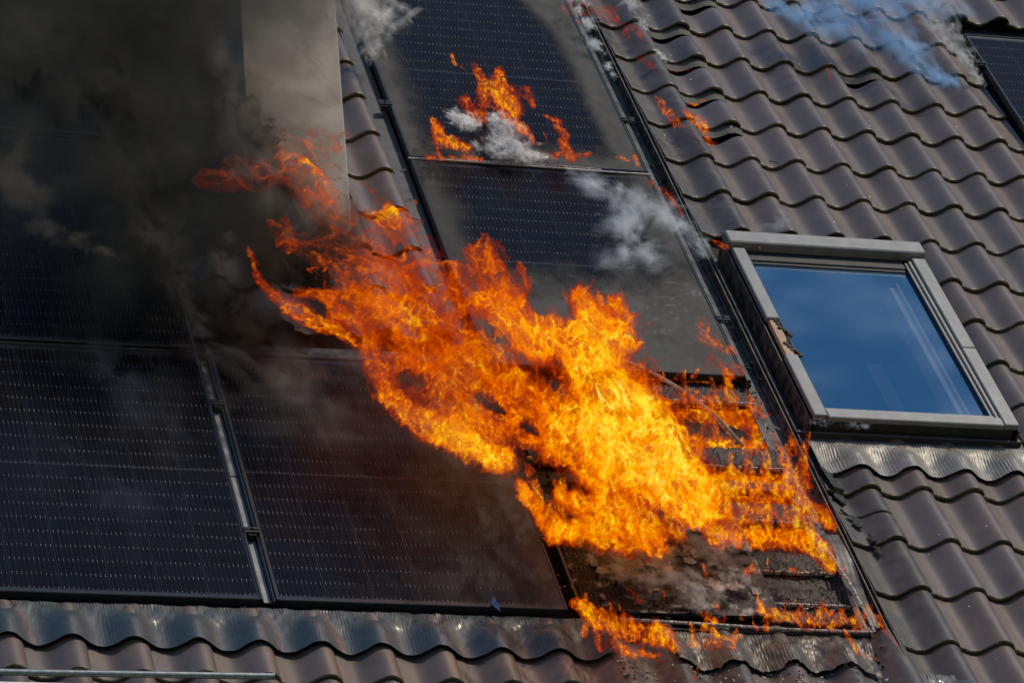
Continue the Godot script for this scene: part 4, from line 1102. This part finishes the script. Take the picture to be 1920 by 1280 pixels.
func build_small() -> void:
	var pipe := thing("snow_pipe", "grey metal pipe across the lowest tiles at bottom left", "pipe", at(-1.9, 2.235, 0.02))
	part("tube", tube([Vector3(0, 0, 0.012), Vector3(0.9, 0, 0.006), Vector3(1.80, 0, -0.012)], 0.0125, 14), mat.pipe_metal, pipe)
	part("end_cap", tube([Vector3(1.798, 0, -0.012), Vector3(1.806, 0, -0.0121)], 0.0135, 14), mat.grey_metal, pipe)
	part("lower_tube", tube([Vector3(0, -0.01, 0.066), Vector3(1.80, -0.01, 0.052)], 0.006, 10), mat.white_lining, pipe)
	var tab := thing("plastic_tab", "small blue plastic tab on the lower edge of the middle panel", "tab", at(0.845, 1.70, 0.006))
	var st := new_st()
	for y in [0.0, 0.003]:
		face(st, [Vector3(0.006, y, -0.04), Vector3(0.010, y, 0.02), Vector3(0.012, y, 0.06), Vector3(-0.018, y, 0.014)], Vector3(0, 1 if y > 0 else -1, 0))
	var ring := [Vector3(0.006, 0, -0.04), Vector3(0.010, 0, 0.02), Vector3(0.012, 0, 0.06), Vector3(-0.018, 0, 0.014)]
	for i in 4:
		var a: Vector3 = ring[i]
		var b: Vector3 = ring[(i + 1) % 4]
		face(st, [a, b, b + Vector3(0, 0.003, 0), a + Vector3(0, 0.003, 0)], (a + b) / 2)
	part("flap", st.commit(), mat.blue_tab, tab)
	var fl := thing("ash_flakes", "white ash flakes and black char scattered on the lowest tiles under the fire", "ash", at(1.25, 2.0, -0.02))
	fl.set_meta("kind", "stuff")
	for kind in ["char", "ash"]:
		st = new_st()
		for k in (200 if kind == "char" else 260):
			var x := rng.randf_range(0.0, 1.1)
			var z := absf(rng.randfn()) * 0.12
			var front := 0.168 if z < 0.168 else 0.51
			var w := rng.randf_range(0.0015, 0.006) if kind == "char" else rng.randf_range(0.0015, 0.0055)
			var clump := sin(x * 19.0) + sin(x * 47.0 + 1.0)
			if clump < 0.2 and rng.randf() < 0.8: continue
			cbox(st, -Vector3(w * 1.5, 0.0014, w * 0.8), Vector3(w * 1.5, 0.0014, w * 0.8), 0.0007, Transform3D(Basis.from_euler(Vector3(rng.randf_range(-0.4, 0.4), rng.randf_range(-3, 3), rng.randf_range(-0.4, 0.4))), Vector3(x, roof_wave(1.25 + x) + 0.022 - (front - z) * 0.058, z)))
		part(kind + "_flakes", st.commit(), mat[kind], fl).set_meta("kind", "stuff")
	# melted drips on the tiles right of the fire
	for q in [[2.50, 0.60, 0.24, 0.030, "upper black tar drip on the first tile column below the skylight"], [2.535, 0.92, 0.10, 0.024, "short black tar drip in the tile below the upper drip"], [2.56, 1.06, 0.15, 0.010, "thin dark tar trickle ending in a round blot"]]:
		var t := thing("tar_drip", q[4], "tar", at(q[0], q[1], -0.03), "melted drips on the tiles")
		var nn := fbm(int(q[1] * 100), 22.0, 3)
		part("drip", sheet(12, 40, func(i, j):
			var s_: float = (i / 12.0 - 0.5) * 2.0
			var z: float = q[2] * j / 40.0
			var w: float = q[3] * (0.9 + 0.5 * nn.get_noise_2d(z * 1.5, 3.0)) * smoothstep(0.0, 0.1, j / 40.0) * smoothstep(1.02, 0.85, j / 40.0)
			var x: float = s_ * w + z * 0.12 + 0.01 * nn.get_noise_2d(z, 8.0)
			var vz: float = q[1] + z
			var front := 4.0
			for r in ROWS:
				if r >= vz: 
					front = r
					break
			var y: float = roof_wave(q[0] + x) + 0.044 - (front - vz) * 0.058 + 0.005 * (1 - s_ * s_) + 0.003 * nn.get_noise_2d(x * 3, z * 3)
			return Vector3(x, y, z)), mat.moss, t)
	var br := thing("broken_rim", "thin reddish broken tile rim lying across the second tile below the skylight", "tile shard", at(2.49, 0.90, 0.0))
	part("rim", tube(curve(rim_points(), 30), 0.0045, 6), mat.char, br)
	var tw := thing("twig", "small dark twig lying on a tile above the skylight", "twig", at(2.985, -2.0, -0.035))
	part("stem", tube(curve([Vector3(0, 0.004, 0), Vector3(0.02, 0.008, 0.006), Vector3(0.05, 0.004, 0.008)], 10), 0.003, 6), mat.cable_black, tw)
	# scorched crumbs along the gutter
	var cr := thing("scorched_crumbs", "black crumbs and scraps in the burnt gutter right of the panels", "debris", at(2.36, -3.9, -0.07))
	cr.set_meta("kind", "stuff")
	st = new_st()
	for k in 300:
		var z := rng.randf_range(0, 5.9)
		var p := Vector3(rng.randf_range(-0.03, 0.10), rng.randf_range(0.0, 0.03), z)
		var w := rng.randf_range(0.0015, 0.007) * (1.0 + 0.8 * float(k % 9 == 0))
		cbox(st, -Vector3(w, w * 0.5, w * 1.4), Vector3(w, w * 0.5, w * 1.4), w * 0.3, Transform3D(Basis.from_euler(Vector3(rng.randf_range(-3, 3), rng.randf_range(-3, 3), rng.randf_range(-3, 3))), p))
	part("crumbs", st.commit(), mat.char, cr)


func rim_points() -> Array:
	var out := []
	for i in 16:
		var x := 0.20 * i / 15.0
		out.append(Vector3(x, roof_wave(2.49 + x) - 0.008, 0.055 * i / 15.0))
	return out


func build_fire() -> void:
	fire("MAIN", "main fire, a wide yellow and orange blaze over the burnt bay", [[0.0, 0.55, 100, 0.05, 0.6], [0.12, 0.32, 200, 0.06, 0.8], [0.24, 0.14, 300, 0.06, 0.9]], 0.0058, 1.15)
	fire("LICKS", "yellow flame licks leaping over the lower right of the burnt bay", [[0.0, 0.2, 101, 0.03, 0.6], [0.07, 0.12, 208, 0.03, 0.7]], 0.0048, 1.7, Vector2(-0.15, -1.0))
	fire("BAY", "orange fire burning under and between the bared battens at the right", [[0.0, 0.5, 105, 0.0, 0.9]], 0.0055, 1.3)
	fire("RED", "dim red flames curling up through dark smoke towards the chimney", [[0.0, 0.30, 110, 0.08], [0.15, 0.2, 210, 0.08]], 0.0075, 0.9, Vector2(-1.0, -0.6))
	fire("TAIL", "curved orange flame tail at the left end of the main fire", [[0.0, 0.22, 120, 0.03], [0.06, 0.22, 220, 0.03]], 0.005, 1.5, Vector2(-1, -0.6))
	fire("HIGH", "tall orange flame in the middle of the top panel", [[0.0, 0.22, 130, 0.02], [0.05, 0.22, 230, 0.02]], 0.004, 2.0)
	fire("LEFTL", "short bright flame at the lower left corner of the top panel", [[0.0, 0.22, 140, 0.02], [0.04, 0.22, 240, 0.02]], 0.0036, 2.2)
	fire("BIT", "tiny detached flame high on the left of the top panel", [[0.0, 0.22, 150, 0.01]], 0.003, 2.6)
	fire("RIGHTL", "twisting orange flame right of the white smoke on the top panel", [[0.0, 0.22, 160, 0.02], [0.03, 0.22, 260, 0.02]], 0.0034, 2.4)
	fire("SMALLR", "two small flame licks at the lower right corner of the top panel", [[0.0, 0.22, 170, 0.01]], 0.003, 2.8)
	fire("CORNER", "small flame at the upper left corner of the skylight", [[0.0, 0.22, 180, 0.01]], 0.003, 2.8)
	fire("EDGE", "narrow flame along the burnt gutter above the skylight", [[0.0, 0.22, 190, 0.01]], 0.0034, 2.4)
	fire("GAP1", "orange flames licking out between the slipped tiles at top", [[0.0, 0.22, 191, 0.02]], 0.0034, 2.4)
	fire("GAP2", "glowing flame inside the dark slot under a slipped tile", [[0.0, 0.22, 192, 0.005]], 0.003, 2.8)
	fire("GAP3", "faint orange glow of flames over the uppermost tiles beside the gutter", [[0.0, 0.22, 193, 0.02]], 0.005, 1.8)
	fire("TILEF", "small single flame on the brown tiles far from the fire", [[0.0, 0.22, 194, 0.01]], 0.003, 2.6)
	fire("TOPF", "tiny flames at the upper right corner of the top panel", [[0.0, 0.22, 195, 0.01]], 0.003, 2.8)
	fire("LOW", "bright flames burning on the lead apron at the bottom of the fire", [[0.0, 0.22, 196, 0.02], [0.05, 0.22, 296, 0.02]], 0.0042, 1.9)
	fire("LOWB", "small dark orange flame above the apron fire on the burnt panel", [[0.0, 0.22, 197, 0.01]], 0.0034, 2.4)
	fire("LOWC", "flames right of the apron fire, at the end of the bright rail", [[0.0, 0.22, 198, 0.02]], 0.0038, 2.1)
	fire("LOWD", "flames glowing under the battens above the bright rail", [[0.0, 0.22, 199, 0.01]], 0.0038, 2.1)
	fire("LOWE", "slanting flame below the right end of the bright rail", [[0.0, 0.22, 201, 0.01]], 0.0034, 2.4)
	fire("LOWF", "small flame at the foot of the gutter beside the tiles", [[0.0, 0.22, 202, 0.01]], 0.0034, 2.4)
	fire("LOWG", "small flame on the lowest tiles at the bottom edge", [[0.0, 0.22, 203, 0.01]], 0.003, 2.6)
	fire("SIDE", "tiny flame on the pale side profile", [[0.0, 0.22, 204, 0.01]], 0.003, 2.8)
	fire("WALLF", "faint orange flame wisps in front of the chimney", [[0.0, 0.22, 205, 0.02]], 0.004, 2.0)
	fire("HAZEF", "faint red flames above the edge of the scorched panel", [[0.0, 0.22, 206, 0.03]], 0.0045, 1.9)
	# the light that the fire throws on the roof
	for q in [[0.95, 0.5, 0.35, 0.09], [1.55, 0.55, 0.35, 0.11], [1.85, 1.0, 0.25, 0.09], [0.65, 0.1, 0.35, 0.05]]:
		var l := OmniLight3D.new()
		l.name = "fire_light"
		l.position = at(q[0], q[1], q[2])
		l.light_color = Color(1.0, 0.55, 0.2)
		l.light_energy = q[3]
		l.light_size = 0.25
		l.omni_range = 12.0
		l.omni_attenuation = 2.0
		l.shadow_enabled = true
		add_child(l, true)


func build_smoke() -> void:
	plume("DARKUP", "thick black smoke filling the upper left, over the panels", 0.75)
	plume("DARKMID", "brown black smoke round the foot of the chimney, behind the red flames", 0.7)
	plume("DARKCURL", "curling grey folds on the face of the black smoke at upper left")
	plume("CHIMHAZE", "pale brown smoke drifting in front of the chimney")
	plume("LOWER", "thin brown smoke haze over the lower middle panel, left of the main fire")
	plume("LEFTWISP", "grey smoke wisp at the left, over the edge of the veiled panel")
	plume("PANELHAZE", "faint bluish smoke haze over the lower left panel")
	plume("WHITEUP", "white smoke plume rising at the upper left corner of the top panel")
	plume("WHITEBASE", "dense white smoke at the lower edge of the top panel, between the flames")
	plume("WHITEMID", "bluish white smoke over the right of the scorched panel, beside the skylight corner")
	plume("SLIT", "white smoke streaming up out of the burnt gutter at top")
	plume("SLIT2", "small white smoke jet out of the slipped tiles at top")
	plume("BLUE", "thin blue smoke veil over the tiles at the upper right")
	plume("BLUE2", "white smoke stream beside the far right panel")
	plume("ASH", "low grey smoke over the burnt remains of the panel at the bottom")
	plume("SKYL", "faint smoke below the skylight sill")
